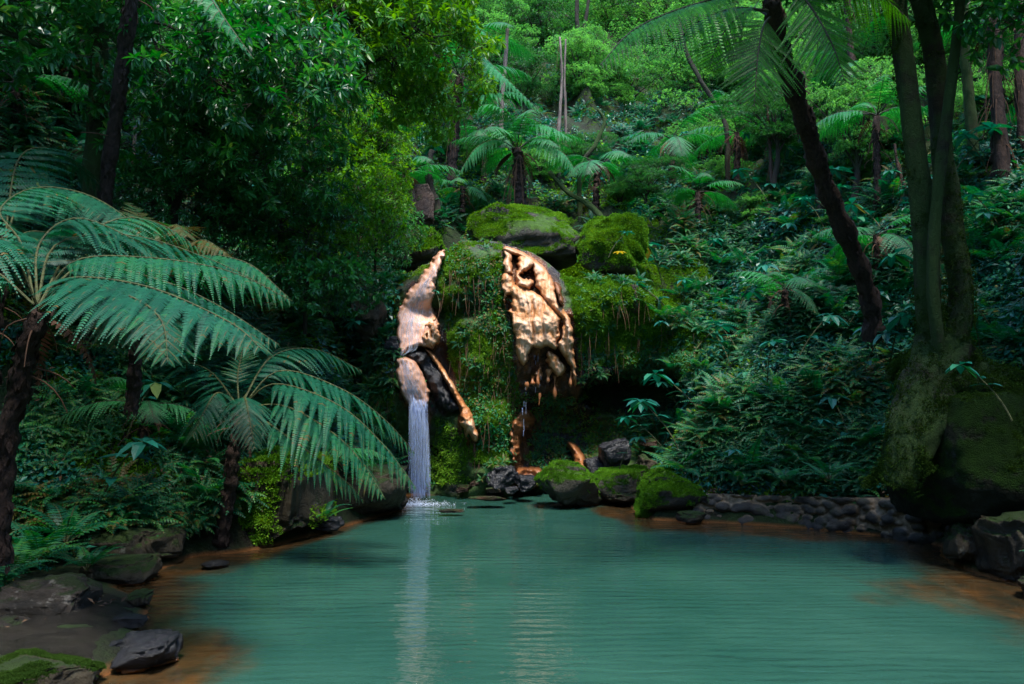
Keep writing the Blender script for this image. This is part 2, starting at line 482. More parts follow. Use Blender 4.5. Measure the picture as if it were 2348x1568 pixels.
def trav_mat(name, cream, orange, brown, rough=0.32, dark=(0.03, 0.012, 0.008), wet=0.0):
    m = bpy.data.materials.new(name); t = nt(m)
    h = attr(t, "height"); e = attr(t, "edge")
    p, g = pos(t, (1, 1, 0.35)); p2, _ = pos(t)
    pv, _ = pos(t, (1, 1, 0.22))
    n = noise(t, p, 9, 7, 0.65, 0.8); n2 = noise(t, pv, 6.0, 5, 0.65, 0.4)
    nf = noise(t, p2, 40, 4, 0.7)
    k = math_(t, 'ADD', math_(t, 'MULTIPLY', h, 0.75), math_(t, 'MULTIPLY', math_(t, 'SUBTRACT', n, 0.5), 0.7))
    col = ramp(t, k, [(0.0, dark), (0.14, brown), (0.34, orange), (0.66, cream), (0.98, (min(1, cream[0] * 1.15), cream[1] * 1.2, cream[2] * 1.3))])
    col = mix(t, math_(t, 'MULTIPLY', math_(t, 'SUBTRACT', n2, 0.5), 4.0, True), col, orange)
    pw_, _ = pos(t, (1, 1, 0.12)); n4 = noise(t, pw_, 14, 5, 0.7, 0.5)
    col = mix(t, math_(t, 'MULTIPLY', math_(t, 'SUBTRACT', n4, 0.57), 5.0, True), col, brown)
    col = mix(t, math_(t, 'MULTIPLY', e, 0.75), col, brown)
    if wet:
        ps, _ = pos(t, (9, 9, 0.8))
        st = noise(t, ps, 3.0, 5, 0.7, 0.6)
        col = mix(t, math_(t, 'MULTIPLY', math_(t, 'MULTIPLY', math_(t, 'SUBTRACT', st, 0.52), 7, True), wet), col, (0.62, 0.58, 0.66))  # pale lilac streaks: sheen of the running water film painted into the colour
    hh = math_(t, 'ADD', n, math_(t, 'MULTIPLY', nf, 0.4))
    b = bsdf(t, col, rough, bump(t, hh, 0.8, 0.025), 0.4)
    out(t, b.outputs[0]); return m
M['trav'] = trav_mat('wet travertine', (0.68, 0.43, 0.27), (0.56, 0.25, 0.095), (0.30, 0.11, 0.035), 0.42)
M['travwet'] = trav_mat('water covered travertine', (0.72, 0.40, 0.27), (0.66, 0.30, 0.16), (0.46, 0.18, 0.07), 0.3, wet=0.75)
M['travorange'] = trav_mat('rusty travertine', (0.32, 0.14, 0.06), (0.24, 0.085, 0.028), (0.09, 0.03, 0.012))

def fall_mat():
    m = bpy.data.materials.new('falling water'); t = nt(m)
    b = bsdf(t, (0.55, 0.66, 0.95), 0.15, None, 0.8)
    b.inputs['Transmission Weight'].default_value = 0.25
    tr = t.nodes.new('ShaderNodeBsdfTransparent')
    ms = t.nodes.new('ShaderNodeMixShader'); ms.inputs[0].default_value = 0.7
    t.links.new(tr.outputs[0], ms.inputs[1]); t.links.new(b.outputs[0], ms.inputs[2])
    out(t, ms.outputs[0]); return m
M['fall'] = fall_mat()
def veil_mat():
    m = bpy.data.materials.new('water veil'); t = nt(m)
    b = bsdf(t, (0.7, 0.78, 0.95), 0.2, None, 0.6)
    tr = t.nodes.new('ShaderNodeBsdfTransparent')
    ms = t.nodes.new('ShaderNodeMixShader'); ms.inputs[0].default_value = 0.2
    t.links.new(tr.outputs[0], ms.inputs[1]); t.links.new(b.outputs[0], ms.inputs[2])
    out(t, ms.outputs[0]); return m
M['veil'] = veil_mat()
m = bpy.data.materials.new('foam'); t = nt(m); out(t, bsdf(t, (0.8, 0.85, 0.92), 0.5).outputs[0]); M['foam'] = m
def mortar_mat():
    m = bpy.data.materials.new('rubble wall mortar'); t = nt(m)
    p, g = pos(t)
    n = noise(t, p, 6, 7, 0.7)
    col = ramp(t, n, [(0.3, (0.03, 0.022, 0.012)), (0.5, (0.075, 0.055, 0.032)), (0.75, (0.17, 0.12, 0.075))])
    b = bsdf(t, col, 0.85, bump(t, n, 1.0, 0.06), 0.3); out(t, b.outputs[0]); return m
M['mortar'] = mortar_mat()
# ------------------------------------------------------------------ pool outline and terrain
shore_uv = [(200, 1568), (290, 1530), (345, 1480), (300, 1450), (345, 1390), (230, 1340), (380, 1300), (430, 1274), (540, 1268), (700, 1232), (780, 1213), (935, 1165)]
shore_r = [(1440, 1152), (1470, 1190), (1600, 1195), (1900, 1215), (2170, 1243), (2165, 1285), (2347, 1352)]
pool = [tuple(G(u, v)[:2]) for u, v in shore_uv]
pool += [(-2.3, 15.4), (-1.2, 15.9), (0.4, 16.0), (1.5, 16.2), (2.6, 15.6)]
pool += [tuple(G(u, v)[:2]) for u, v in shore_r]
pool += [(5.4, 5.6), (4.6, 3.2), (2.6, 2.3), (0, 2.0), (-2.2, 2.6), (-3.0, 4.0)]
pool = smooth_poly(pool, 1)

def terrain(x, y):
    x = np.asarray(x, float); y = np.asarray(y, float)
    wob = fbm(v3(x * .8, y * .8), 3, 3) * 0.15
    d = poly_sd(x, y, pool) + wob * np.clip(np.abs(x) * 0 + 1, 0, 1) * 0.5
    left = sst(-0.5, -3, x); right = sst(0.5, 3.5, x); near = sst(9.8, 8.6, y)
    b = 0.9 * left * (1 - near) + 0.12 * left * near + 0.42 * right + 0.4 * (1 - left) * (1 - right)
    b = b * sst(3.0, 6, y) + 0.15 * (1 - sst(3.0, 6, y))
    s = 1.3 * left + 1.12 * right + 1.0 * (1 - left) * (1 - right)
    s = np.where(y < 4, s * (0.35 + 0.65 * sst(-6, 4, y)), s)
    flat = 0.5 + 1.6 * left * near
    side = b * sst(0.0, 0.45, d) + s * np.maximum(0, d - flat)
    side = side - 0.3 * np.maximum(0, side - 6)
    wb = sst(12.0, 14.5, y) * sst(-6.5, -3.5, x) * sst(3.9, 2.3, x)
    dd = np.maximum(0, d - 0.3)
    zc = np.minimum(4.4, 2.5 * dd) + 0.80 * np.maximum(0, dd - 1.75)
    z = side * (1 - wb) + zc * wb
    amp = np.clip(d * 0.35, 0, 1) * (1 - .85 * near * sst(5, 3, d)) * (1 + .5 * sst(2, 5, d))
    z = z + amp * (0.55 * fbm(v3(x * .5, y * .5), 5, 9) + 0.5 * np.abs(fbm(v3(x * 1.1, y * 1.1), 3, 21)))
    zin = -0.12 - 0.5 * np.minimum(1.5, -d)
    return np.where(d > 0, z + 0.03, np.where(d > -0.12, 0.03 + (0.15 + 0.0) * d / 0.12, zin))

def make_ground():
    xs = np.concatenate([np.arange(-40, -9, .5), np.arange(-9, 9, .14), np.arange(9, 40.1, .5)])
    ys = np.concatenate([np.arange(-14, 2, .5), np.arange(2, 20, .14), np.arange(20, 60.1, .5)])
    X, Y = np.meshgrid(xs, ys)
    Z = terrain(X, Y)
    g = Geo(); g.add(v3(X, Y, Z), grid_quads(len(ys), len(xs)))
    o = link('ground', g.mesh('ground', M['ground'], True)); o['kind'] = 'structure'
    return g
ground_geo = make_ground()

def make_water():
    xs = np.arange(-6, 6.6, .08); ys = np.arange(1.2, 17, .08)
    X, Y = np.meshgrid(xs, ys)
    d = -poly_sd(X, Y, pool)
    wid = 0.22 + 0.5 * sst(-0.8, -2.5, X) * sst(11.5, 9.0, Y) + 0.95 * sst(1.0, 3.0, X) + 0.1 + 0.55 * sst(.5, 1.8, X) * sst(9.5, 11, Y)
    nn = fbm(v3(X * 1.3, Y * .9), 4, 5)
    nb = fbm(v3(X * .5, Y * .5), 3, 8)
    sh = sst(1.15, 0.35, d / (wid * (1 + .5 * nb)) + 0.4 * nn)
    g = Geo(); g.add(v3(X, Y, 0), grid_quads(len(ys), len(xs)))
    o = link('water', g.mesh('water', M['water'], True, attrs={'shallow': sh})); o['kind'] = 'structure'
make_water()

# ------------------------------------------------------------------ central cliff
def gs(u, v, cu, cv, su, sv):
    return np.exp(-0.5 * (((u - cu) / su) ** 2 + ((v - cv) / sv) ** 2))
CAVE = smooth_poly([(1325, 895), (1350, 868), (1400, 862), (1440, 846), (1490, 858), (1530, 842), (1578, 880), (1566, 950), (1500, 968), (1440, 945), (1390, 950), (1345, 930)], 1)
def CDS(u, v): return CD(u, v, 0.0) - 0.06
def CD(u, v, ns=1.0):
    """depth (world y) of the cliff surface seen at photo position u, v"""
    u = np.asarray(u, float); v = np.asarray(v, float)
    D = 15.35 + 0.45 * (1140 - v) / 580
    D = D - 0.75 * gs(u, v, 1085, 615, 75, 60)
    D = D - 0.62 * gs(u, v, 1095, 775, 62, 62)
    D = D + 0.38 * gs(u, v, 1030, 712, 60, 14) + 0.3 * gs(u, v, 1020, 810, 30, 60)
    D = D - 0.55 * gs(u, v, 1115, 985, 58, 100)
    D = D - 0.65 * gs(u, v, 1240, 720, 75, 110)
    D = D - 0.35 * gs(u, v, 955, 720, 45, 100) - 0.35 * gs(u, v, 940, 870, 35, 60)
    D = D + 0.75 * sst(880, 960, v) * sst(1150, 1220, u) * sst(1420, 1300, u)
    D = D + 0.35 * sst(930, 1000, v) * sst(1040, 980, u)
    D = D - 0.5 * gs(u, v, 1400, 720, 90, 90) - 0.3 * gs(u, v, 1400, 580, 60, 50)
    c = poly_sd(u, v, CAVE) + 14 * fbm(v3(u / 30, v / 30), 3, 91)
    D = D + 2.2 * sst(12, -36, c) + .8 * gs(u, v, 1440, 1000, 90, 45)
    D = D - 0.55 * gs(u, v, 1330, 1090, 160, 35)
    q = v3(u / 60, v / 60)
    D = D + ns * 0.32 * fbm(q * .55, 3, 57) * sst(1300, 1380, u) + ns * 0.16 * fbm(q, 5, 31) + ns * 0.10 * np.abs(fbm(q * 2.3, 3, 44))
    D = D - 0.6 * sst(1480, 1600, u) - 0.5 * sst(960, 860, u)
    return D
def zc(l):
    return [(916.8 + x * .3041, 531.7 + y * .3041) for x, y in l]
CURTAIN = [zc(l) for l in (
    [(780, 100), (880, 130), (1010, 195), (1090, 260), (1140, 350), (1180, 450), (1190, 520), (1230, 580), (1280, 640), (1310, 720), (1315, 900), (1325, 1060), (1320, 1170), (1300, 1160), (1290, 1060), (1262, 960), (1205, 920), (1190, 820), (1210, 740), (1240, 700), (1200, 640), (1130, 560), (1060, 480), (1010, 380), (1005, 240), (900, 185), (790, 160)],
    [(880, 395), (960, 430), (1060, 470), (1130, 550), (1215, 650), (1190, 740), (1205, 880), (1150, 890), (1115, 860), (1060, 895), (1000, 870), (985, 940), (960, 995), (910, 1010), (880, 930), (860, 860), (860, 700), (840, 620), (790, 590), (770, 500), (770, 320), (830, 300), (868, 400)],
    [(778, 130), (856, 160), (856, 280), (826, 330), (776, 300)],
    [(886, 170), (1006, 180), (1006, 250), (965, 300), (935, 300), (915, 360), (1000, 340), (1010, 440), (900, 430), (865, 390), (880, 300)],
    [(1115, 890), (1190, 930), (1252, 1020), (1240, 1070), (1190, 1105), (1160, 1060), (1100, 990)],
    [(1058, 980), (1080, 1050), (1066, 1125), (1030, 1110), (1012, 1070), (1036, 1056)])]
CURTAIN_CUT = [zc(l) for l in ([(800, 478), (850, 482), (838, 596), (798, 590)], [(1194, 760), (1216, 742), (1203, 850), (1190, 850)])]
CHUTE = [[(1024, 570), (1008, 578), (985, 605), (955, 645), (925, 685), (910, 715), (906, 760), (910, 790), (917, 818), (935, 803), (952, 793), (975, 797), (992, 803), (1004, 772), (1008, 745), (1000, 720), (990, 700), (996, 670), (1000, 640), (1010, 605)]]
TONGUE = [[(914, 815), (905, 840), (908, 870), (915, 900), (930, 925), (955, 940), (975, 937), (990, 918), (980, 885), (965, 850), (955, 828), (935, 818)]]
RIDGE = [[(968, 796), (992, 804), (1022, 850), (1052, 902), (1080, 942), (1090, 975), (1096, 1012), (1084, 1014), (1078, 990), (1068, 1010), (1064, 980), (1048, 972), (1058, 948), (1040, 910), (1012, 862), (985, 818)]]
LUMPS = [zc([(225, 560), (270, 640), (300, 740), (290, 830), (262, 900), (215, 880), (165, 840), (165, 750), (200, 660)])]
NODULE = [[(1196, 934), (1214, 940), (1234, 962), (1214, 984), (1200, 990), (1196, 1020), (1186, 1060), (1170, 1058), (1166, 1010), (1166, 980), (1180, 955)]]
def sd_union(U, V, polys, cuts=()):
    d = np.full(U.shape, 1e9)
    for p in polys: d = np.minimum(d, poly_sd(U, V, smooth_poly(p, 2)))
    for p in cuts: d = np.maximum(d, -poly_sd(U, V, smooth_poly(p, 1)))
    return d
def stain_map(U, V):
    al = CURTAIN + CHUTE + TONGUE + RIDGE + NODULE
    q = v3(U / 16, V / 50); s = 0
    for dv, w in ((0, 1), (18, .9), (45, .6), (80, .35)):
        s = np.maximum(s, w * sst(16, -4, sd_union(U, V - dv, al) + 9 * fbm(q, 3, 83)))
    return s * (0.55 + .6 * fbm(v3(U / 9, V / 60), 3, 87))
TOPU = [840, 870, 910, 1000, 1030, 1060, 1140, 1180, 1220, 1260, 1300, 1340, 1400, 1450, 1520, 1600, 1640]
TOPV = [700, 660, 640, 596, 575, 552, 554, 566, 580, 606, 640, 650, 630, 640, 680, 740, 800]
def cliff_moss(u, v):
    m = 0.25 + 0.9 * gs(u, v, 1085, 640, 85, 80) + 0.8 * gs(u, v, 1100, 770, 70, 70) + 0.9 * gs(u, v, 1115, 1000, 80, 110)
    m = m + 0.9 * gs(u, v, 1430, 700, 100, 130) + 0.6 * gs(u, v, 880, 950, 50, 150) + 0.5 * sst(1330, 1400, u)
    m = m - 0.9 * gs(u, v, 1010, 850, 40, 80) - 0.9 * gs(u, v, 1240, 930, 70, 80) - 0.6 * gs(u, v, 1370, 800, 50, 40)
    m = m - 1.0 * sst(10, -30, poly_sd(u, v, CAVE)) + 0.5 * fbm(v3(u / 40, v / 40), 4, 71)
    return m
def cliff_mat():
    m = bpy.data.materials.new('mossy cliff'); t = nt(m)
    p, g = pos(t)
    a = attr(t, 'moss')
    n = noise(t, p, 2.2, 9, 0.68, 0.6); nf = noise(t, p, 16, 7, 0.7)
    rock = ramp(t, n, [(0.3, (0.006, 0.006, 0.008)), (0.5, (0.02, 0.016, 0.013)), (0.62, (0.045, 0.028, 0.018)), (0.75, (0.13, 0.05, 0.02))])
    ps_, _ = pos(t, (6, 6, .8))
    rust = ramp(t, noise(t, ps_, 1.5, 6, .7), [(0.35, (0.02, 0.008, 0.005)), (0.5, (0.13, 0.045, 0.014)), (0.7, (0.3, 0.13, 0.05))])
    rock = mix(t, math_(t, 'MULTIPLY', attr(t, 'stain'), 1.3, True), rock, rust)
    mo = ramp(t, noise(t, p, 5, 6, .7), [(0.3, (0.01, 0.03, 0.004)), (0.7, (0.05, 0.11, 0.012))])
    k = math_(t, 'MULTIPLY', math_(t, 'SUBTRACT', math_(t, 'ADD', a, math_(t, 'MULTIPLY', nf, 0.5)), 0.65), 4, True)
    col = mix(t, k, rock, mo)
    r = math_(t, 'ADD', math_(t, 'MULTIPLY', k, 0.6), 0.22, True)
    b = bsdf(t, col, r, bump(t, math_(t, 'ADD', n, math_(t, 'MULTIPLY', nf, 0.5)), 1.0, 0.08), 0.5)
    out(t, b.outputs[0]); return m
M['cliff'] = cliff_mat()
def make_cliff():
    us = np.arange(840, 1641, 4.0); nT = 150
    tv = np.interp(us, TOPU, TOPV)
    t = np.linspace(0, 1, nT)[:, None]
    V = 1175 + (tv[None] - 1175) * t
    U = np.broadcast_to(us[None], V.shape)
    D = CD(U, V)
    D = D + 0.25 * sst(0.93, 1.0, np.broadcast_to(t, V.shape)) ** 2
    pt = P(U, V, D)
    # the crest runs back into the hillside
    ext = []
    last = pt[-1]
    for k in range(1, 16):
        e = last + np.array([0, 0.16 * k, 0.02 * k]) + v3(0, 0, 0.06 * fbm(v3(us / 40, k * .5), 3, 5))
        ext.append(e)
    pt = np.concatenate([pt, np.array(ext)])
    Ux = np.concatenate([U, np.repeat(us[None], 15, 0)]); Vx = np.concatenate([V, np.repeat(tv[None] - 4, 15, 0)])
    sn = stain_map(Ux, Vx); sn[nT:] = 0
    mo = cliff_moss(Ux, Vx) - 0.7 * sn; mo[nT:] += 0.5
    g = Geo(); g.add(pt, grid_quads(pt.shape[0], pt.shape[1]))
    o = link('cliff', g.mesh('cliff', M['cliff'], True, attrs={'moss': mo, 'stain': sn})); o['kind'] = 'structure'
    return g
cliff_geo = make_cliff()

# ------------------------------------------------------------------ travertine sheets: closed relief bodies hugging the cliff
def relief(name, poly, thick, mat, label, cat='rock deposit', group=None, step=2.5, prof=22, flute=0.10, fl_u=16, fl_v=70, lump=0.06, holes=(), seed=1, base=None, smooth=True, flow=None, back=0.25, hb=0.3, cuts=(), wobble=3.5, fineamp=1.0):
    polys = poly if isinstance(poly[0], list) else [poly]
    al = np.concatenate([np.array(p) for p in polys]); u0, v0 = al.min(0) - step; u1, v1 = al.max(0) + step
    us = np.arange(u0, u1, step); vs = np.arange(v0, v1, step)
    U, V = np.meshgrid(us, vs)
    wob = wobble * fbm(v3(U / 12, V / 14), 3, seed)
    ds = -sd_union(U + wob, V + wob * .7, polys, cuts)
    inside = ds > -step * 0.9
    base_y = (base or CD)(U, V)
    # smooth base
    pr = np.sqrt(np.clip(1 - (1 - np.clip(ds / prof, 0, 1)) ** 2, 0, 1))
    ux = U if flow is None else U + flow * (V - v0)
    warp = 8 * fbm(v3(U / 60, V / 60), 3, seed + 3)
    fl = 1 - np.abs(fbm(v3((ux + warp) / fl_u, V / fl_v, seed), 3, seed + 5)) * 1.4
    lu = 1 - np.abs(fbm(v3((U + warp) / 34, V / 40, seed), 3, seed + 9)) * 1.5
    fine = fbm(v3(U / 6, V / 9, seed), 3, seed + 13)
    mid = 1 - np.abs(fbm(v3(U / 11, V / 17, seed), 3, seed + 17)) * 1.5
    h = flute * fl + lump * lu + fineamp * (0.014 * fine + .03 * mid)
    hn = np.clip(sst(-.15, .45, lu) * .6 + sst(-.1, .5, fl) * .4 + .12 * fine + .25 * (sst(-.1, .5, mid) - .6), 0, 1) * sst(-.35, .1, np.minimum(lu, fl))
    dep = pr * (thick + h)
    hole = np.zeros_like(U)
    for (cu, cv, ru, rv) in holes:
        r = np.sqrt(((U - cu + wob) / ru) ** 2 + ((V - cv + wob) / rv) ** 2)
        k = sst(1.25, 0.75, r); hole = np.maximum(hole, k)
    dep = dep * (1 - 0.95 * hole)
    Yf = base_y - dep
    Yf = np.where(ds < 0, base_y + back, Yf)
    pt = P(U, V, Yf)
    idx = np.arange(U.size).reshape(U.shape)
    q = grid_quads(len(vs), len(us))
    q = q[inside.ravel()[q].all(1)]
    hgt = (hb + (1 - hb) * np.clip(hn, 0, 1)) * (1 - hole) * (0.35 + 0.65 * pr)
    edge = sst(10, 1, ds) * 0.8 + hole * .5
    used = np.unique(q); mp = np.full(U.size, -1); mp[used] = np.arange(len(used))
    ptv = pt.reshape(-1, 3)[used]
    # back side closes the body inside the rock
    bk = ptv + np.array([0, 1, 0]) * 0; bkp = P(U.ravel()[used], V.ravel()[used], base_y.ravel()[used] + back)
    n = len(used); qf = mp[q]; qb = qf[:, ::-1] + n
    e = np.concatenate([qf[:, [0, 1]], qf[:, [1, 2]], qf[:, [2, 3]], qf[:, [3, 0]]])
    key = np.minimum(e[:, 0], e[:, 1]) * n + np.maximum(e[:, 0], e[:, 1])
    _, inv, cnt = np.unique(key, return_inverse=True, return_counts=True)
    be = e[cnt[inv] == 1]
    side = np.stack([be[:, 1], be[:, 0], be[:, 0] + n, be[:, 1] + n], -1)
    g = Geo(); vv = np.concatenate([ptv, bkp])
    org = vv.mean(0); org[2] = vv[:, 2].min()
    g.add(vv, np.concatenate([qf, qb, side]))
    o = link(name, g.mesh(name, mat, smooth, origin=org, attrs={'height': np.tile(hgt.ravel()[used], 2), 'edge': np.tile(edge.ravel()[used], 2)}), loc=org)
    tag(o, label, cat, group)
    return o

relief('flowstone_chute', CHUTE, 0.20, M['travwet'], 'upper pink orange flowstone chute narrowing to the crest left of the green moss mound', 'flowstone', 'flowstone sheets on the falls', prof=9, flute=0.010, lump=0.012, fl_u=10, fl_v=190, fineamp=.35, flow=0.55, seed=3, hb=.74, base=CDS, back=.45)
relief('flowstone_chute', TONGUE, 0.24, M['travwet'], 'lower cream flowstone tongue where the water jet leaps off', 'flowstone', 'flowstone sheets on the falls', prof=8, flute=0.014, lump=0.012, fl_u=8, fl_v=150, fineamp=.4, flow=-0.35, seed=8, hb=.75, base=CDS, back=.45)
relief('flowstone_lumps', LUMPS, 0.2, M['trav'], 'knobbly brown orange lumps along the right foot of the upper chute', 'flowstone', 'flowstone sheets on the falls', prof=12, flute=.06, lump=.14, fl_u=10, fl_v=16, seed=28, hb=.1, wobble=6, base=CDS, back=.45)
relief('wet_rock', [(925, 814), (955, 798), (985, 804), (1010, 845), (1036, 900), (1056, 940), (1030, 948), (1000, 935), (990, 905), (975, 862), (955, 832)],
       0.34, M['rockwet'], 'black wet hooded rock splitting the flow under the upper chute', 'rock', prof=25, flute=0.05, lump=0.08, seed=12)
relief('flowstone_ridge', RIDGE, 0.40, M['trav'], 'thin curved orange flowstone rim trailing down right of the black hooded rock', 'flowstone', 'flowstone sheets on the falls', prof=9, flute=0.03, lump=0.05, fl_u=9, fl_v=60, seed=15, hb=.2)
relief('flowstone_curtain', CURTAIN, 0.20, M['trav'], 'large lumpy cream and orange flowstone curtain on the right of the falls', 'flowstone', 'flowstone sheets on the falls', prof=12, flute=0.052, lump=0.035, fl_u=13, fl_v=210, hb=.5, fineamp=.55, base=CDS, back=.5, cuts=CURTAIN_CUT, wobble=4.5, seed=22, step=2.0)
relief('flowstone_strip', [(1268, 642), (1282, 650), (1292, 680), (1293, 705), (1284, 700), (1276, 672)], 0.42, M['travorange'],
       'narrow orange flowstone strip high on the right edge of the big curtain', 'flowstone', 'flowstone sheets on the falls', prof=8, flute=.03, lump=.03, seed=25)
relief('flowstone_nodule', NODULE,
       0.36, M['travorange'], 'rusty orange flowstone nodule hanging above the water below the big curtain', 'flowstone', prof=13, flute=.08, lump=.12, fl_u=14, fl_v=14, seed=33)
relief('flowstone_fan', [(1295, 1006), (1312, 1010), (1335, 1032), (1350, 1060), (1345, 1092), (1300, 1090), (1318, 1060), (1304, 1030)],
       0.65, M['travorange'], 'small rusty flowstone fan left of the blue grey wet boulder', 'flowstone', prof=14, flute=.05, lump=.05, seed=36)
relief('flowstone_apron', [(1175, 1075), (1215, 1066), (1245, 1072), (1250, 1110), (1215, 1125), (1180, 1122)],
       0.55, M['travorange'], 'rusty wet apron at the waterline left of the twin mossy boulder', 'flowstone', prof=14, flute=.05, lump=.08, fl_v=20, seed=37)

# hanging stalactites under the big curtain
def stalactite(u, v0, v1, r, label):
    Y = float(CD(np.array(u), np.array(min(v0, 860.)))) - 0.38
    a = P(u, v0, Y); b = P(u + rnd.uniform(-3, 3), v1, Y)
    n = 16; pts = catmull([a, (a + b) / 2 + np.array([rnd.uniform(-.02, .02), 0, 0]), b], n)
    g = Geo(); k = np.linspace(0, 1, n)
    tube(g, pts, r * (0.75 + 0.35 * np.sin(k * 6 + u)) * np.clip(1.25 - k ** 6, 0.2, 1), 12, rough=0.35, seed=int(u), freq=8)
    v = g.arrays()[0]; v0_ = b
    hh = np.clip(0.55 + 0.4 * fbm(v * 9, 3, 5), 0, 1)
    o = link('stalactite', g.mesh('stalactite', M['travorange'], True, origin=b, attrs={'height': hh, 'edge': hh * 0}), loc=b)
    tag(o, label, 'stalactite', 'flowstone drips under the big curtain')
for a in [(1235, 845, 888, .035, 'long thin orange drip under the middle of the big curtain'),
          (1222, 862, 884, .045, 'stubby orange drip just left of the long thin one'),
          (1272, 862, 915, .035, 'narrow orange drip right of centre under the big curtain'),
          (1258, 846, 878, .055, 'fat orange drip at the centre right of the curtain edge'),
          (1238, 900, 930, .025, 'tiny lone orange drip low under the curtain'),
          (1310, 850, 888, .035, 'orange drip at the far right corner of the curtain'),
          (1206, 875, 895, .035, 'tiny orange drip at the left under the curtain')]:
    stalactite(*a)

# ------------------------------------------------------------------ boulders
def ico_sphere(n=48, m=32):
    th = np.linspace(0, math.pi, m); ph = np.linspace(0, 2 * math.pi, n, endpoint=False)
    return np.stack([np.sin(th)[:, None] * np.cos(ph)[None], np.sin(th)[:, None] * np.sin(ph)[None], np.cos(th)[:, None] * np.ones(n)[None]], -1)
ROCKS = {}
def boulder(name, u, v, w, h, Y, mat, label, depth=None, seed=0, amp=0.28, sq=0.35, cat='boulder', group=None, tilt=0.0, n=64, facets=9, rg_=1.0, flat=0.0, loc=None, dims=None):
    """w, h: photo size of the visible stone; v is the centre"""
    c = P(u, v, Y) if loc is None else np.array(loc, float)
    k = Y / F
    rx, rz = w * k / 2, h * k / 2
    ry = depth if depth else rx * 0.8
    d = ico_sphere(n, int(n * .6))
    sh = d.shape
    d = d.reshape(-1, 3)
    rg = np.random.default_rng(seed + 100)
    # planar facets cut from a rounded block
    e = np.sign(d) * np.abs(d) ** (1 - sq)
    e = e / np.maximum(np.abs(e).max(1, keepdims=True) ** 0.5 * np.linalg.norm(e, axis=1, keepdims=True) ** 0.5, 1e-6)
    fn = nrm(rg.normal(size=(facets, 3))); fo = rg.uniform(0.62, 0.9, facets)
    for f, o_ in zip(fn, fo):
        s_ = e @ f
        e = e - np.maximum(0, s_ - o_)[:, None] * f * 0.85
    e = e * (1 + amp * 0.55 * fbm(d * 1.6 + seed * 3.1, 2, seed)[:, None] + rg_ * amp * .35 * fbm(d * 5 + seed, 4 if n < 80 else 6, seed + 5, .55)[:, None] - rg_ * amp * .22 * np.abs(fbm(d * 3.2 - seed, 3, seed + 8))[:, None])
    if flat: e[:, 2] = np.where(e[:, 2] > flat, flat + (e[:, 2] - flat) * .3, e[:, 2])
    mx = np.abs(e).max(0); e = e / mx
    x = e * np.array([rx, ry, rz])
    if tilt:
        ct, st_ = math.cos(tilt), math.sin(tilt)
        x = np.stack([x[:, 0] * ct - x[:, 2] * st_, x[:, 1], x[:, 0] * st_ + x[:, 2] * ct], -1)
    g = Geo(); p = (c + x)
    g.add(p, grid_quads(sh[0], sh[1], True)[:, ::-1])
    o = link(name, g.mesh(name, mat, True, origin=c), loc=c)
    tag(o, label, cat, group)
    ROCKS[label] = (o, g)
    return o, g

BL = 'boulders around the pool'
B = boulder
# on top of the falls
top_rock = B('boulder', 1198, 545, 262, 150, 17.2, M['rockmoss'], 'big domed mossy boulder sitting on the crest above the flowstone curtain', seed=1, amp=.2, sq=.35, depth=1.1)
B('boulder', 966, 575, 112, 100, 16.4, M['rockmoss'], 'angular mossy boulder left of the crest where the upper chute begins', seed=2, sq=.5, depth=.6, tilt=.35)
right_mound = B('boulder', 1405, 572, 170, 165, 16.6, M['rockmoss'], 'bright mossy mound right of the big domed crest boulder', seed=58, amp=.4, sq=.0, depth=.8, facets=3, rg_=.6)
B('boulder', 970, 470, 66, 110, 18.6, M['rockred'], 'upright rust streaked rock slab below the black stump', seed=4, sq=.6, depth=.3)
B('boulder', 845, 720, 80, 130, 14.9, M['rock'], 'brown bare boulder on the bank left of the upper chute', seed=5, sq=.4, depth=.5)
B('boulder', 1440, 690, 70, 80, 15.6, M['rockred'], 'dark bare boulder in the moss right of the falls', seed=6, depth=.4)
B('boulder', 905, 795, 45, 50, 15.0, M['rockwet'], 'black pointed rock at the left edge of the upper chute', seed=7, sq=.5, depth=.3)
# foot of the falls
tw1 = B('boulder', 1305, 1108, 160, 106, 13.9, M['rockmoss'], 'large moss topped boulder in the water in front of the falls', seed=8, amp=.28, sq=.35, depth=.55, tilt=-.15)
tw2 = B('boulder', 1418, 1112, 150, 86, 14.4, M['rockmoss'], 'lower green moss boulder leaning on the right of the moss topped one', seed=9, amp=.2, depth=.5, tilt=.15)
B('boulder', 1405, 1044, 90, 82, 15.0, M['rockwet'], 'blue grey shining wet boulder behind the moss topped boulder', seed=10, amp=.2, sq=.4, depth=.45, tilt=.3)
B('boulder', 1365, 1068, 60, 60, 15.2, M['rockwet'], 'dark wet stone tucked left of the blue grey wet boulder', seed=11, depth=.3)
B('boulder', 1150, 1094, 78, 62, 14.9, M['rockwet'], 'black round wet boulder at the foot of the falls', seed=13, depth=.35)
B('boulder', 1205, 1108, 54, 42, 14.6, M['rockwet'], 'small black boulder between the round one and the mossy one', seed=14, depth=.25)
B('rock', 1172, 1124, 34, 20, 14.3, M['rockwet'], 'small pale wet stone at the waterline below the round black boulder', seed=15, depth=.15, cat='rock')
B('rock', 1095, 1108, 40, 26, 15.1, M['rockred'], 'small rusty stone at the waterline right of the water jet', seed=16, depth=.15, cat='rock')
B('rock', 1062, 1120, 36, 20, 15.0, M['rockred'], 'low rusty stone nearest the water jet', seed=17, depth=.15, cat='rock')
B('rock', 1130, 1122, 40, 16, 14.7, M['rockred'], 'flat rusty stone below the round black boulder', seed=18, depth=.15, cat='rock')
B('rock', 1485, 1015, 52, 24, 15.6, M['rockred'], 'flat red ledge stone at the mouth of the dark hollow', seed=19, depth=.3, cat='rock')
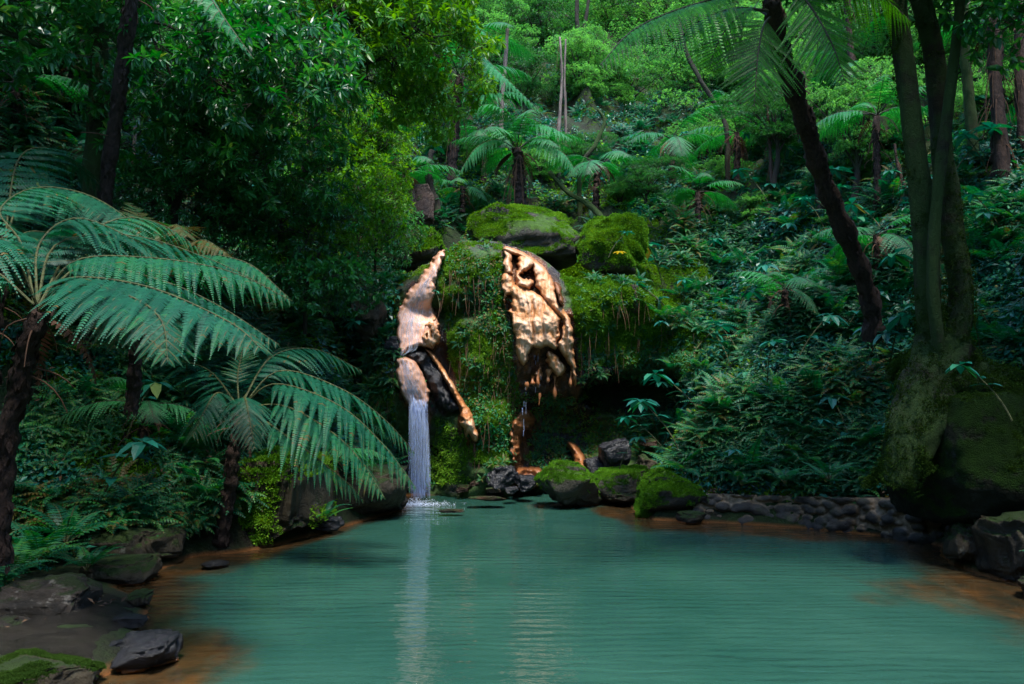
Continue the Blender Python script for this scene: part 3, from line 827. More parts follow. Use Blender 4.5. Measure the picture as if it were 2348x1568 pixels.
B('rock', 1480, 1070, 50, 60, 14.9, M['rock'], 'dark stone between the wet boulder and the fern slope', seed=20, depth=.3, cat='rock')
B('rock', 1437, 1140, 100, 24, 14.0, M['rock'], 'low flat stone at the waterline between the two mossy boulders', seed=26, depth=.3, cat='rock')
B('rock', 1115, 1142, 90, 10, 13.8, M['rockred'], 'thin reef of rusty stone barely above the water before the falls', seed=61, depth=.2, cat='rock')
B('rock', 1035, 1171, 60, 8, 12.9, M['rockred'], 'small dark stone barely breaking the surface in mid pool', seed=62, depth=.1, cat='rock')
# right shore
rm = B('boulder', 1535, 1132, 168, 130, 12.9, M['rockmoss'], 'round grass and moss covered boulder at the left end of the rubble wall', seed=21, amp=.22, sq=.3, depth=.7)
B('boulder', 1586, 1187, 64, 34, 12.1, M['rock'], 'small dark boulder at the water in front of the rubble wall end', seed=22, sq=.4, depth=.2)
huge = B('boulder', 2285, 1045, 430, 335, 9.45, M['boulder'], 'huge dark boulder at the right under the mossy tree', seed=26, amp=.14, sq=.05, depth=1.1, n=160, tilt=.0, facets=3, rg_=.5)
B('boulder', 2225, 1245, 125, 100, 9.0, M['rock'], 'blue grey boulder standing in the water below the huge boulder', seed=24, sq=.5, depth=.35)
B('boulder', 2335, 1260, 150, 175, 8.4, M['rock'], 'tall dark boulder at the right edge by the water', seed=25, sq=.5, depth=.5)
B('rock', 2395, 1350, 120, 80, 7.6, M['rock'], 'low dark rock cut by the right edge of the photo', seed=27, depth=.4, cat='rock')
# left shore
B('boulder', 620, 1140, 250, 225, 10.9, M['rock'], 'massive mossy brown boulder face on the left shore behind the small tree fern', seed=31, sq=.6, amp=.22, depth=.9, n=90)
B('boulder', 845, 1130, 190, 125, 12.9, M['rock'], 'brown boulder under the fern fronds left of the water jet', seed=32, sq=.6, amp=.2, depth=.8, n=80)
B('rock', 905, 1150, 60, 50, 13.4, M['rockbare'], 'small grey rock at the right tip of the brown boulder', seed=33, depth=.3, cat='rock')
B('boulder', 312, 1254, 190, 100, 9.1, M['rock'], 'long low brown boulder on the left shore', seed=34, sq=.5, amp=.18, depth=.5, n=80)
B('boulder', 285, 1302, 170, 66, 8.4, M['rock'], 'flat topped brown boulder lying in front of the long low one', seed=35, sq=.5, amp=.2, depth=.35, n=80)
B('boulder', 130, 1375, 215, 108, 6.75, M['rockbare'], 'broad speckled grey boulder on the left bank below the ferns', seed=36, sq=.45, amp=.2, depth=.45, n=90)
B('rock', 318, 1373, 60, 42, 7.25, M['rock'], 'small pointed stone at the edge of the orange shallows', seed=37, depth=.14, cat='rock', sq=.5)
B('boulder', 330, 1497, 142, 80, 5.75, M['rockwet'], 'black wet boulder standing in the orange shallows', seed=38, sq=.5, amp=.25, depth=.22, n=80)
B('rock', 215, 1490, 150, 34, 5.95, M['rockwet'], 'low black ledge left of the black wet boulder', seed=39, depth=.2, cat='rock')
B('boulder', 90, 1562, 230, 110, 5.15, M['rock'], 'moss covered boulder in the bottom left corner', seed=40, sq=.4, amp=.22, depth=.4, n=90)
B('boulder', 10, 1455, 110, 70, 6.15, M['rockbare'], 'grey stone at the left edge beside the trickle', seed=41, depth=.3)
B('rock', 14, 1392, 60, 60, 6.8, M['rockbare'], 'rounded grey stone left of the speckled boulder', seed=42, depth=.2, cat='rock')
B('rock', 300, 1425, 80, 34, 6.6, M['rockwet'], 'ragged wet rock lip where the trickle meets the pool', seed=43, depth=.15, cat='rock')
B('rock', 490, 1292, 60, 12, 9.0, M['rockwet'], 'flat stone just breaking the surface off the left shore', seed=44, depth=.2, cat='rock')
B('rock', 745, 1200, 90, 36, 11.3, M['rockwet'], 'low black rock at the water between the two brown boulders', seed=45, depth=.2, cat='rock')
B('boulder', 480, 1240, 170, 70, 10.3, M['rockwet'], 'black root covered rock at the foot of the small tree fern', seed=46, depth=.4)
B('boulder', 430, 1175, 170, 150, 10.5, M['rock'], 'mossy rock under hanging roots left of the small tree fern', seed=47, depth=.6)

# wet slab with a thin trickle
def slab():
    pl = smooth_poly([tuple(G(u, v)[:2]) for u, v in [(-160, 1440), (60, 1418), (200, 1400), (300, 1385), (345, 1392), (325, 1440), (290, 1475), (250, 1520), (190, 1600), (-250, 1640)]], 2)
    x0, y0 = pl.min(0) - .1; x1, y1 = pl.max(0) + .1
    X, Y = np.meshgrid(np.arange(x0, x1, .04), np.arange(y0, y1, .04))
    d = -poly_sd(X, Y, pl)
    Z = (0.06 + np.maximum(terrain(X, Y), 0) * 1.0) * sst(-.05, .12, d) - .04 + 0.03 * fbm(v3(X * 1.5, Y * 5), 4, 3)
    q = grid_quads(X.shape[0], X.shape[1]); q = q[(d.ravel()[q] > -.05).all(1)]
    top = v3(X, Y, Z).reshape(-1, 3); n = len(top)
    g = Geo(); g.add(top, q)
    m = rock_mat('wet slab', (0.008, 0.007, 0.005), (0.028, 0.023, 0.016), None, rough=(0.1, 0.3), wetline=False)
    o = link('rock_slab', g.mesh('rock_slab', m, True, origin=(pl[0][0], pl[0][1], 0)), loc=(pl[0][0], pl[0][1], 0))
    tag(o, 'flat wet stone slab with a trickle running into the orange shallows', 'rock slab')
slab()

# ------------------------------------------------------------------ rubble wall along the right shore
def rubble_wall(us, vb, vt, label, seed):
    rg = np.random.default_rng(seed)
    base = G(np.array(us, float), np.array(vb, float)); base[:, 2] = -0.15
    n = 260
    p = catmull(base, n)
    Yb = np.interp(np.linspace(0, 1, n), np.linspace(0, 1, len(us)), base[:, 1])
    top = np.interp(np.linspace(0, 1, n), np.linspace(0, 1, len(us)), [CAM[2] - (v - 909) / F * y for v, y in zip(vt, base[:, 1])])
    L = np.concatenate([[0], np.cumsum(np.linalg.norm(np.diff(p[:, :2], axis=0), axis=1))])
    T = nrm(np.gradient(p, axis=0)); out_ = np.stack([T[:, 1], -T[:, 0], T[:, 2] * 0], -1)
    if out_[n // 2][1] > 0: out_ = -out_
    m = 40
    k = np.linspace(0, 1, m)[:, None]
    Z = -0.15 + (top[None] + 0.15) * k
    # cobbles pushed out of the mortar
    NS = 210; sx = rg.uniform(0, L[-1], NS); sz = rg.uniform(-0.1, top.max(), NS); sr = rg.uniform(0.035, 0.11, NS)
    bul = np.zeros((m, n)); 
    for a, b, r in zip(sx, sz, sr):
        d = np.sqrt(((L[None] - a) / (r * 1.3)) ** 2 + ((Z - b) / (r * .8)) ** 2)
        bul = np.maximum(bul, 0.11 * np.sqrt(np.clip(1 - d ** 3, 0, 1)) * (.4 + r / .16))
    st0 = bul.copy(); bul = bul + 0.03 * fbm(v3(L[None] * 4, Z * 4), 4, 3)
    pt = v3(p[None, :, 0], p[None, :, 1], Z) + out_[None] * (bul + 0.05 - 0.12 * k)[..., None]
    back = pt[-1] - out_ * 0.5 + np.array([0, 0, 0.0])
    back2 = back.copy(); back2[:, 2] = -0.15
    pt = np.concatenate([pt, back[None], back2[None]])
    g = Geo(); g.add(pt, grid_quads(pt.shape[0], n))
    stone = np.concatenate([st0, np.zeros((2, n))])
    mm = bpy.data.materials.new('rubble wall'); t = nt(mm)
    pp, gg = pos(t)
    s_ = attr(t, 'stone')
    nn = noise(t, pp, 7, 7, .7); n2 = noise(t, pp, 2.5, 4)
    mor = ramp(t, nn, [(0.3, (0.03, 0.022, 0.012)), (0.48, (0.15, 0.105, 0.06)), (0.65, (0.30, 0.21, 0.13))])
    st = ramp(t, n2, [(0.35, (0.012, 0.011, 0.010)), (0.6, (0.05, 0.042, 0.03)), (0.75, (0.04, 0.055, 0.016))])
    col = mix(t, math_(t, 'MULTIPLY', math_(t, 'SUBTRACT', s_, 0.055), 30, True), mor, st)
    sx_ = t.nodes.new('ShaderNodeSeparateXYZ'); t.links.new(gg.outputs['Position'], sx_.inputs[0])
    wz = math_(t, 'MULTIPLY', math_(t, 'SUBTRACT', 0.12, math_(t, 'ADD', sx_.outputs[2], math_(t, 'MULTIPLY', nn, .1))), 14, True)
    col = mix(t, wz, col, (0.01, 0.008, 0.008))
    b = bsdf(t, col, 0.7, bump(t, nn, 0.8, 0.05), .4); out(t, b.outputs[0])
    org = p[n // 2]
    o = link('rubble_wall', g.mesh('rubble_wall', mm, True, origin=org, attrs={'stone': stone}), loc=org)
    tag(o, label, 'wall')
rubble_wall([1590, 1680, 1800, 1900, 2000, 2090, 2170, 2260], [1193, 1197, 1203, 1214, 1225, 1240, 1246, 1262], [1130, 1132, 1135, 1138, 1140, 1150, 1178, 1195],
            'low rubble retaining wall of dark cobbles and mortar along the right shore', 5)

# ------------------------------------------------------------------ falling water
def waterfall():
    g = Geo(); rg = np.random.default_rng(3)
    n = 900
    top = 936; bot = 1142
    Yb = float(CD(np.array(950.), np.array(915.))) - 0.50
    root = empty('waterfall', P(962, bot, Yb - .1), 'thin white water jet falling from the lower flowstone tongue into the pool', 'waterfall')
    for i in range(n):
        s = rg.random(); u0 = 938 + 45 * rg.beta(2.4, 2.8)
        t0 = max(0, rg.uniform(-.25, .95)); ln = rg.uniform(.02, .10) if i % 3 else rg.uniform(.1, .4)
        t1 = min(1, t0 + ln); thin = .5 if ln > .1 else 1
        lip = float(np.interp(u0, [925, 940, 955, 972, 985, 992], [912, 928, 940, 938, 928, 915])) - rg.uniform(-2, 26)
        dr = rg.normal(0, 3)
        def pt(tt):
            return P(u0 + ((u0 - 959) * 0.10 + dr) * tt + 3 * tt, lip + (bot - lip) * tt, Yb - .3 * math.sqrt(tt) + (s - .5) * .22)
        tube(g, np.array([pt(t0), pt(t0 * .6 + t1 * .4), pt(t1)]), [0.001, rg.uniform(.002, .0055) * thin, .001], 4, cap=False)
    part('water_strands', g, M['fall'], root, True)
    g = Geo()
    for i in range(620):
        u0 = 936 + 48 * rg.beta(2.2, 2.5); t0 = rg.uniform(0, .55); t1 = min(1, t0 + rg.uniform(.2, .6)); dr = rg.normal(0, 3)
        lip = float(np.interp(u0, [925, 940, 955, 972, 985, 992], [912, 928, 940, 938, 928, 915])) - rg.uniform(0, 22); s = rg.uniform(-.12, .12)
        pp = [P(u0 + ((u0 - 959) * .1 + dr + 3) * q, lip + (bot - lip) * q, Yb - .3 * math.sqrt(q) + s) for q in np.linspace(t0, t1, 5)]
        tube(g, np.array(pp), [.001, .0055, .007, .0055, .001], 4, cap=False)
    part('water_veil', g, M['veil'], root, True)
    # thin film sliding over the chute and the tongue
    g = Geo()
    for path, hw, th_, m_ in (([(1006, 606), (975, 650), (950, 700), (938, 750), (938, 800), (922, 816)], [3, 8, 20, 26, 22, 4], .20, 150), ([(924, 820), (932, 850), (940, 880), (950, 910), (962, 940)], [5, 16, 20, 22, 20], .24, 190)):
        path = np.array(path, float)
        for i in range(m_):
            o_ = rg.normal(0, .45); o_ = max(-.9, min(.9, o_)); t0 = rg.uniform(0, .85) if rg.random() < .8 else .5; t1 = min(1, t0 + rg.uniform(.06, .3))
            tt = np.linspace(t0, t1, 8) * (len(path) - 1); k = np.arange(len(path))
            uu = np.interp(tt, k, path[:, 0]) + o_ * np.interp(tt, k, hw) + .8 * np.sin(tt * 5 + i); vv = np.interp(tt, k, path[:, 1])
            tube(g, P(uu, vv, CDS(uu, vv) - th_ - .028), [.001, rg.uniform(.003, .007), .001], 4, cap=False)
    part('water_film', g, M['veil'], root, True)
    # splash
    g3 = Geo(); c = G(962, 1140); c[1] = Yb - .38
    for i in range(1500):
        a = rg.uniform(0, 6.28); r = abs(rg.normal(0, .2)); zz = max(0, .12 * rg.random() ** 4 * (1 - 2 * r))
        q = c + np.array([math.cos(a) * r * 1.7 + .06, math.sin(a) * r, zz + .004]); q[2] = zz + 0.004
        s = rg.uniform(.0025, .008) * (1.3 - r)
        tube(g3, np.array([q, q + np.array([0, 0, s * .5])]), [s, s * .4], 5)
    ns_ = 14; th = np.linspace(0, 6.283, ns_, endpoint=False)
    for i in range(90):
        a = rg.uniform(0, 6.28); r = abs(rg.normal(0, .17)); q = c + np.array([math.cos(a) * r * 1.9 + .08, math.sin(a) * r, 0]); q[2] = .003 + .0004 * (i % 9)
        s = rg.uniform(.02, .07) * (1.2 - r); ro = s * (1 + .35 * rg.normal(size=ns_))
        v = np.stack([q[0] + np.cos(th) * ro * 1.5, q[1] + np.sin(th) * ro * .8, np.full(ns_, q[2])], -1)
        g3.add(np.concatenate([q[None], v]), tris=np.stack([np.zeros(ns_, int), np.arange(ns_) + 1, np.roll(np.arange(ns_), -1) + 1], -1), mat=1)
    part('splash', g3, [M['foam'], M['veil']], root)
waterfall()
# drips beneath the curtain and water film
def drips(u0, u1, v0, v1, n, label, seed):
    g = Geo(); rg = np.random.default_rng(seed)
    Y = float(CD(np.array((u0 + u1) / 2), np.array(860.))) - 0.3
    root_p = P((u0 + u1) / 2, v1, Y)
    for i in range(n):
        u = rg.uniform(u0, u1); a = rg.uniform(v0, v1 - 10); b = min(v1, a + rg.uniform(4, 22))
        tube(g, np.array([P(u, a, Y), P(u, b, Y)]), [.003, .0022], 4, cap=False)
    o = link('water_drips', g.mesh('water_drips', M['fall'], True, origin=root_p), loc=root_p)
    tag(o, label, 'dripping water', 'dripping water under the curtain')
drips(1196, 1206, 850, 1000, 10, 'line of drips falling from the left lobe of the big curtain', 4)
drips(1218, 1240, 810, 900, 12, 'short drips falling in the dark gap at the middle of the big curtain', 5)
# ------------------------------------------------------------------ vegetation builders
UP = np.array([0, 0, 1.0])
def frond(g, pts, width, npin=24, npl=14, stipe=0.2, droop=0.25, sag=0.35, rstem=0.012, seed=0, up=UP, mstem=1, tint0=0.5, side_cut=1.0, fwd=0.5, plw=0.80):
    """bipinnate frond along the rachis pts (K,3)"""
    rg = np.random.default_rng(seed)
    pts = np.asarray(pts, float)
    seg = np.linalg.norm(np.diff(pts, axis=0), axis=1); Ls = np.concatenate([[0], np.cumsum(seg)]); L = Ls[-1]
    tube(g, pts, np.linspace(rstem, rstem * .15, len(pts)), 6, mat=mstem, tint=.5, cap=False)
    s = (np.arange(npin) + 0.5) / npin; s = s ** 0.92
    l = (stipe + (1 - stipe) * s) * L
    C = np.stack([np.interp(l, Ls, pts[:, k]) for k in range(3)], -1)
    T = nrm(np.stack([np.interp(l + .02, Ls, pts[:, k]) for k in range(3)], -1) - np.stack([np.interp(l - .02, Ls, pts[:, k]) for k in range(3)], -1) + 1e-9)
    Sd = nrm(np.cross(T, np.broadcast_to(up, T.shape)) + 1e-6); Nn = np.cross(Sd, T)
    shape = np.minimum(1, ((s + .10) / .38)) ** 0.7 * np.clip(1 - s, 0.012, 1) ** 0.62 * 1.25
    for sg in (-1, 1):
        wl = width * shape * (side_cut if sg > 0 else 1.0) * rg.uniform(.9, 1.06, npin)
        a = fwd + .25 * s + rg.normal(0, .04, npin)
        D = nrm(sg * Sd * np.cos(a)[:, None] + T * np.sin(a)[:, None] - Nn * droop * rg.uniform(.4, 1.5, npin)[:, None] + rg.normal(0, .045, (npin, 3)))
        M_ = max(4, npl)
        q = (np.arange(M_) + 0.5) / M_
        cen = C[:, None] + D[:, None] * (wl[:, None] * q[None])[..., None] - UP * (sag * wl[:, None] * q[None] ** 2)[..., None]
        # direction along pinna after sagging
        Dq = nrm(D[:, None] - UP * (2 * sag * q[None])[..., None])
        Sp = nrm(np.cross(Dq, Nn[:, None])); Np = np.cross(Sp, Dq)
        sp = (wl / M_)[:, None] * np.ones(M_)[None]
        pl = (1 - stipe) * L / npin * plw * shape[:, None] ** 0.3 * np.clip(1 - q[None] ** 1.6, .08, 1) * np.minimum(1, q[None] * 5 + .45)
        tn = np.clip(tint0 - .12 + .2 * q[None] + rg.normal(0, .12, npin)[:, None] + rg.normal(0, .08, (npin, M_)) + .12 * s[:, None], 0, .93) + (rg.random((npin, M_)) < .02 + .03 * (s[:, None] > .85)) * .5
        for s2 in (-1, 1):
            dl = nrm(s2 * Sp + 0.42 * Dq - 0.22 * Np + rg.normal(0, .05, Sp.shape))
            hw = (sp * 0.40)[..., None] * Dq
            b0 = cen - hw; b1 = cen + hw
            tip = cen + dl * pl[..., None]
            mid = cen + dl * (pl * .6)[..., None]
            v = np.stack([b0, mid - hw * .85, tip, mid + hw * .85 , b1], 2)     # n,M,5,3
            n = npin * M_
            idx = (np.arange(n) * 5)[:, None]
            g.add(v.reshape(-1, 3), idx + np.array([[0, 1, 3, 4]]), idx + np.array([[1, 2, 3]]), np.repeat(tn.ravel(), 5), 0)
        # midrib
        e0 = cen[:, 0]; e1 = cen[:, -1]; em = cen[:, M_ // 2]
        wv = (np.cross(D, Nn)) * (0.0035 + 0.001 * rstem)
        v = np.stack([e0 - wv, em - wv, e1, em + wv, e0 + wv], 1) + Nn[:, None] * .002
        idx = (np.arange(npin) * 5)[:, None]
        g.add(v.reshape(-1, 3), idx + np.array([[0, 1, 3, 4]]), idx + np.array([[1, 2, 3]]), .5, mstem)

def arch(L, el0, el1, n=14, az=0.0, base=(0, 0, 0), p=1.0):
    """polyline of length L starting at elevation el0, ending at el1 (radians)"""
    t = np.linspace(0, 1, n); el = el0 + (el1 - el0) * t ** p
    st = L / (n - 1)
    h = np.concatenate([[0], np.cumsum(np.cos(el[:-1]) * st)]); z = np.concatenate([[0], np.cumsum(np.sin(el[:-1]) * st)])
    return np.stack([h * math.cos(az), h * math.sin(az), z], -1) + np.array(base)

def simple_frond(g, pts, width, npin=16, seed=0, tint0=.5, mat=0, droop=.15, serr=True):
    """once pinnate frond: one blade per pinna"""
    rg = np.random.default_rng(seed)
    pts = np.asarray(pts, float)
    seg = np.linalg.norm(np.diff(pts, axis=0), axis=1); Ls = np.concatenate([[0], np.cumsum(seg)]); L = Ls[-1]
    s = (np.arange(npin) + .6) / npin
    l = (.18 + .82 * s) * L
    C = np.stack([np.interp(l, Ls, pts[:, k]) for k in range(3)], -1)
    T = nrm(np.gradient(C, axis=0)); Sd = nrm(np.cross(T, np.broadcast_to(UP, T.shape)) + 1e-6); Nn = np.cross(Sd, T)
    shape = np.minimum(1, (s + .2) / .4) * np.clip(1 - s, .06, 1) ** .7
    hw = (L / npin * .34)
    for sg in (-1, 1):
        a = .35 + .3 * s
        D = nrm(sg * Sd * np.cos(a)[:, None] + T * np.sin(a)[:, None] - Nn * droop)
        wl = (width * shape)[:, None] * rg.uniform(.88, 1.08, npin)[:, None]
        m = C + D * wl * .45; e = C + D * wl - UP * wl * .12
        v = np.stack([C - T * hw * .6, m - T * hw, e, m + T * hw, C + T * hw * .6], 1)
        idx = (np.arange(npin) * 5)[:, None]
        tn = np.clip(tint0 + rg.normal(0, .1, npin), 0, .96)
        g.add(v.reshape(-1, 3), idx + np.array([[0, 1, 3, 4]]), idx + np.array([[1, 2, 3]]), np.repeat(tn, 5), mat)
    # thin rachis ribbon pair
    w = np.array([.004, 0, 0]); 
    v = np.stack([pts - w, pts + w], 1).reshape(-1, 3)
    i = np.arange(len(pts) - 1) * 2
    g.add(v, np.stack([i, i + 1, i + 3, i + 2], -1), tint=.5, mat=1)

def fern_clump_geo(seed, nf=9, L=.5, det=16):
    rg = np.random.default_rng(seed); g = Geo()
    for i in range(nf):
        az = 2 * math.pi * (i + rg.uniform(-.3, .3)) / nf
        simple_frond(g, arch(L * rg.uniform(.7, 1.15), rg.uniform(.7, 1.3), rg.uniform(-.6, 0.1), 9, az), L * .22, det, seed * 50 + i, rg.uniform(.2, .75))
    return g

def ginger_geo(seed, L=.8, n=7):
    """a leaning stem with a terminal whorl of broad drooping leaves"""
    rg = np.random.default_rng(seed); g = Geo()
    st = arch(L, 1.2, .55, 8, rg.uniform(0, 6.28))
    tube(g, st, np.linspace(.010, .006, 8), 5, mat=1)
    top = st[-1]
    v, q, t = LTW
    k = n
    az = np.arange(k) * 2 * math.pi / k + rg.uniform(0, 1)
    el = rg.uniform(-.45, .25, k)
    d = np.stack([np.cos(az) * np.cos(el), np.sin(az) * np.cos(el), np.sin(el)], -1)
    place(g, v, q, t, frames(d, UP), np.repeat(top[None], k, 0), rg.uniform(.16, .26, k), rg.uniform(.2, .85, k))
    # a few leaves along the stem
    m = 4
    p = np.array([st[int(x)] for x in rg.integers(3, 7, m)])
    az = rg.uniform(0, 6.28, m); d = np.stack([np.cos(az), np.sin(az), np.full(m, .15)], -1)
    place(g, v, q, t, frames(d, UP), p, rg.uniform(.12, .2, m), rg.uniform(.1, .6, m))
    return g

def whorl_spray_t(seed, L=.45, leaf=.11, wide=False, nw=4, per=7, droop=.3):
    """template: branching twig ending in leaf whorls; returns Geo"""
    rg = np.random.default_rng(seed); g = Geo()
    v, q, t = LTW if wide else LT
    for j in range(nw):
        az = rg.uniform(-1.2, 1.2); el = rg.uniform(-.5, .5)
        tw = bez([(0, 0, 0), (L * .4 * math.sin(az) * .6, L * .45, L * .1 * el), (L * math.sin(az) * .9, L * (.5 + .5 * math.cos(az)), L * el * .6)], 4) * rg.uniform(.7, 1.1)
        tube(g, tw, [.004, .002], 3, mat=1, cap=False)
        k = per
        a2 = np.arange(k) * 2 * math.pi / k + rg.uniform(0, 1)
        ax = nrm(tw[-1] - tw[-2] + np.array([0, 0, .02]))
        A = nrm(np.cross(ax, UP)); Bv = np.cross(ax, A)
        d = A * np.cos(a2)[:, None] + Bv * np.sin(a2)[:, None] + ax * rg.uniform(.1, .9, k)[:, None]
        d[:, 2] -= droop
        place(g, v, q, t, frames(d, UP + rg.normal(0, .25, 3)), np.repeat(tw[-1][None], k, 0), leaf * rg.uniform(.7, 1.2, k), np.clip(rg.normal(.45, .22, k), 0, .98))
        m = 3; a2 = rg.uniform(0, 6.28, m); d = A * np.cos(a2)[:, None] + Bv * np.sin(a2)[:, None] + ax * .6
        place(g, v, q, t, frames(d, UP), tw[[1, 2, 2]], leaf * rg.uniform(.6, 1, m), np.clip(rg.normal(.3, .2, m), 0, .98))
    return g

def merge_inst(g, tg, R, T, sc, dt=None):
    """merge copies of a template Geo (keeps its materials)"""
    v, q, qm, t, tm, ti = tg.arrays()
    Nn = len(T); sc = np.broadcast_to(np.asarray(sc, float), (Nn,))
    vv = np.einsum('nij,vj->nvi', R, v) * sc[:, None, None] + T[:, None]
    tn = ti[None] + (np.zeros((Nn, 1)) if dt is None else np.asarray(dt)[:, None])
    off = (np.arange(Nn) * len(v))[:, None, None]
    base = g.n
    g.v.append(vv.reshape(-1, 3)); g.tint.append(np.clip(tn, 0, 1).reshape(-1)); g.n += Nn * len(v)
    for mt in np.unique(qm):
        g.q.append(((q[qm == mt][None] + off).reshape(-1, 4) + base, int(mt)))
    for mt in np.unique(tm):
        g.t.append(((t[tm == mt][None] + off).reshape(-1, 3) + base, int(mt)))

def rotz(a):
    c, s_ = np.cos(a), np.sin(a); z = np.zeros_like(a)
    return np.stack([np.stack([c, -s_, z], -1), np.stack([s_, c, z], -1), np.stack([z, z, z + 1], -1)], -2)

# ------------------------------------------------------------------ seeing the ground through the photo
def bvh_of(g):
    v, q, qm, t, tm, ti = g.arrays()
    return BVHTree.FromPolygons([tuple(a) for a in v], [tuple(a) for a in q] + [tuple(a) for a in t])
TB = bvh_of(ground_geo); CB = bvh_of(cliff_geo)
def hit(u, v, trees=None, maxd=70):
    d = Vector(ray(u, v)).normalized(); best = None
    for b in (trees or (TB, CB)):
        r = b.ray_cast(Vector(CAM), d, maxd)
        if r[0] is not None and (best is None or r[3] < best[2]):
            n = r[1]
            if n.dot(d) > 0: n = -n
            best = (np.array(r[0]), np.array(n), r[3])
    return best
def zone(poly, n, seed=0, trees=None, sm=True):
    """n random points on the ground seen inside a photo polygon"""
    rg = np.random.default_rng(seed); poly = np.asarray(poly, float)
    a = poly.min(0); b = poly.max(0); o = []
    tries = 0
    while len(o) < n and tries < n * 12:
        k = rg.uniform(a, b, (256, 2)); k = k[poly_sd(k[:, 0], k[:, 1], poly) < 0]
        for u, v in k:
            tries += 1
            h = hit(u, v, trees)
            if h is not None and h[0][2] > 0.03: o.append((h[0], h[1], u, v, h[2]))
            if len(o) >= n: break
    return o

# ------------------------------------------------------------------ labels that name a place
LM = [('the round grassy boulder', 1535, 1130), ('the rubble wall', 1900, 1170), ('the huge dark boulder', 2230, 1040), ('the mossy forked tree', 2150, 700),
      ('the leaning fern trunk', 1880, 420), ('the big flowstone curtain', 1240, 720), ('the upper flowstone chute', 950, 700), ('the domed crest boulder', 1198, 540),
      ('the bright mossy mound', 1405, 560), ('the dark hollow', 1450, 930), ('the water jet', 962, 1040), ('the small tree fern', 540, 1080), ('the large left tree fern', 60, 900),
      ('the long low boulder', 312, 1254), ('the speckled boulder', 130, 1380), ('the black stump', 990, 410), ('the shaggy tree fern', 1190, 380), ('the brown shore boulder', 845, 1130),
      ('the tall pale snag', 1155, 200), ('the whorled leaf tree', 500, 250), ('the angular crest boulder', 966, 575), ('the green moss cushion', 1085, 620),
      ('the bare brown boulder', 845, 720), ('the left trunk', 215, 300), ('the twin snags', 1285, 200), ('the lichen trunk', 1955, 300), ('the ragged far right trunk', 2285, 250)]
USED = set()
def where(look, u, v):
    c = sorted(LM, key=lambda m: math.hypot(m[1] - u, (m[2] - v)))
    for name, lu, lv in c[:14]:
        du, dv = u - lu, v - lv; r = math.hypot(du, dv)
        far = 'just ' if r < 110 else ('' if r < 280 else 'well ')
        an = math.degrees(math.atan2(-dv, du)) % 360
        w = ['right of', 'up right of', 'above', 'up left of', 'left of', 'down left of', 'below', 'down right of'][int((an + 22.5) // 45) % 8]
        s = f"{look} {far}{w} {name}"
        if s not in USED and len(s.split()) <= 16:
            USED.add(s); return s
    for name, lu, lv in c:
        for n2, l2, m2 in c:
            if n2 == name: continue
            s = f"{look} between {name} and {n2}"
            if s not in USED and len(s.split()) <= 16:
                USED.add(s); return s
    return look
# ------------------------------------------------------------------ tree fern trunks
def fern_trunk(g, pts, r0, r1, seed=0, skirt=0.0, ns=14, n=70):
    p = catmull(np.asarray(pts, float), n)
    p = p + fbm(v3(np.linspace(0, 6, n), seed, 0)[:, None] + np.array([[0, 0, 0], [9, 0, 0], [0, 9, 0]])[None], 2, seed) * r0 * .25
    rr = np.linspace(r0, r1, n) * (1 + .12 * np.sin(np.linspace(0, n * .9, n)) * 1)
    tube(g, p, rr, ns, mat=0, rough=.35, seed=seed, freq=9)
    rg = np.random.default_rng(seed)
    # leaf base scales and stubs hugging the trunk
    m = int(150 * np.linalg.norm(p[-1] - p[0]))
    i = rg.integers(0, n, m); a = rg.uniform(0, 6.28, m)
    T = nrm(np.gradient(p, axis=0))[i]
    A = nrm(np.cross(T, [1, .3, 0])); Bv = np.cross(T, A)
    o = A * np.cos(a)[:, None] + Bv * np.sin(a)[:, None]
    v, q, t = LS
    place(g, v, q, t, frames(T * rg.choice([-1, -1, 1], m)[:, None] + o * rg.uniform(.1, .45, m)[:, None], o), p[i] + o * (rr[i] * .92)[:, None], rg.uniform(.05, .13, m), .5, 0)
    if skirt:
        for k in range(int(26 * skirt)):
            a_ = rg.uniform(0, 6.28); st = p[int(n * rg.uniform(.55, .97))]
            dd = np.array([math.cos(a_), math.sin(a_), 0])
            L = rg.uniform(.4, 1.1) * skirt
            tube(g, bez([st, st + dd * (.18 + r0) + [0, 0, -.1 * L], st + dd * (.2 + r0) * rg.uniform(.8, 1.6) + [0, 0, -L]], 6), [.01, .004], 4, mat=1, cap=False)
    return p

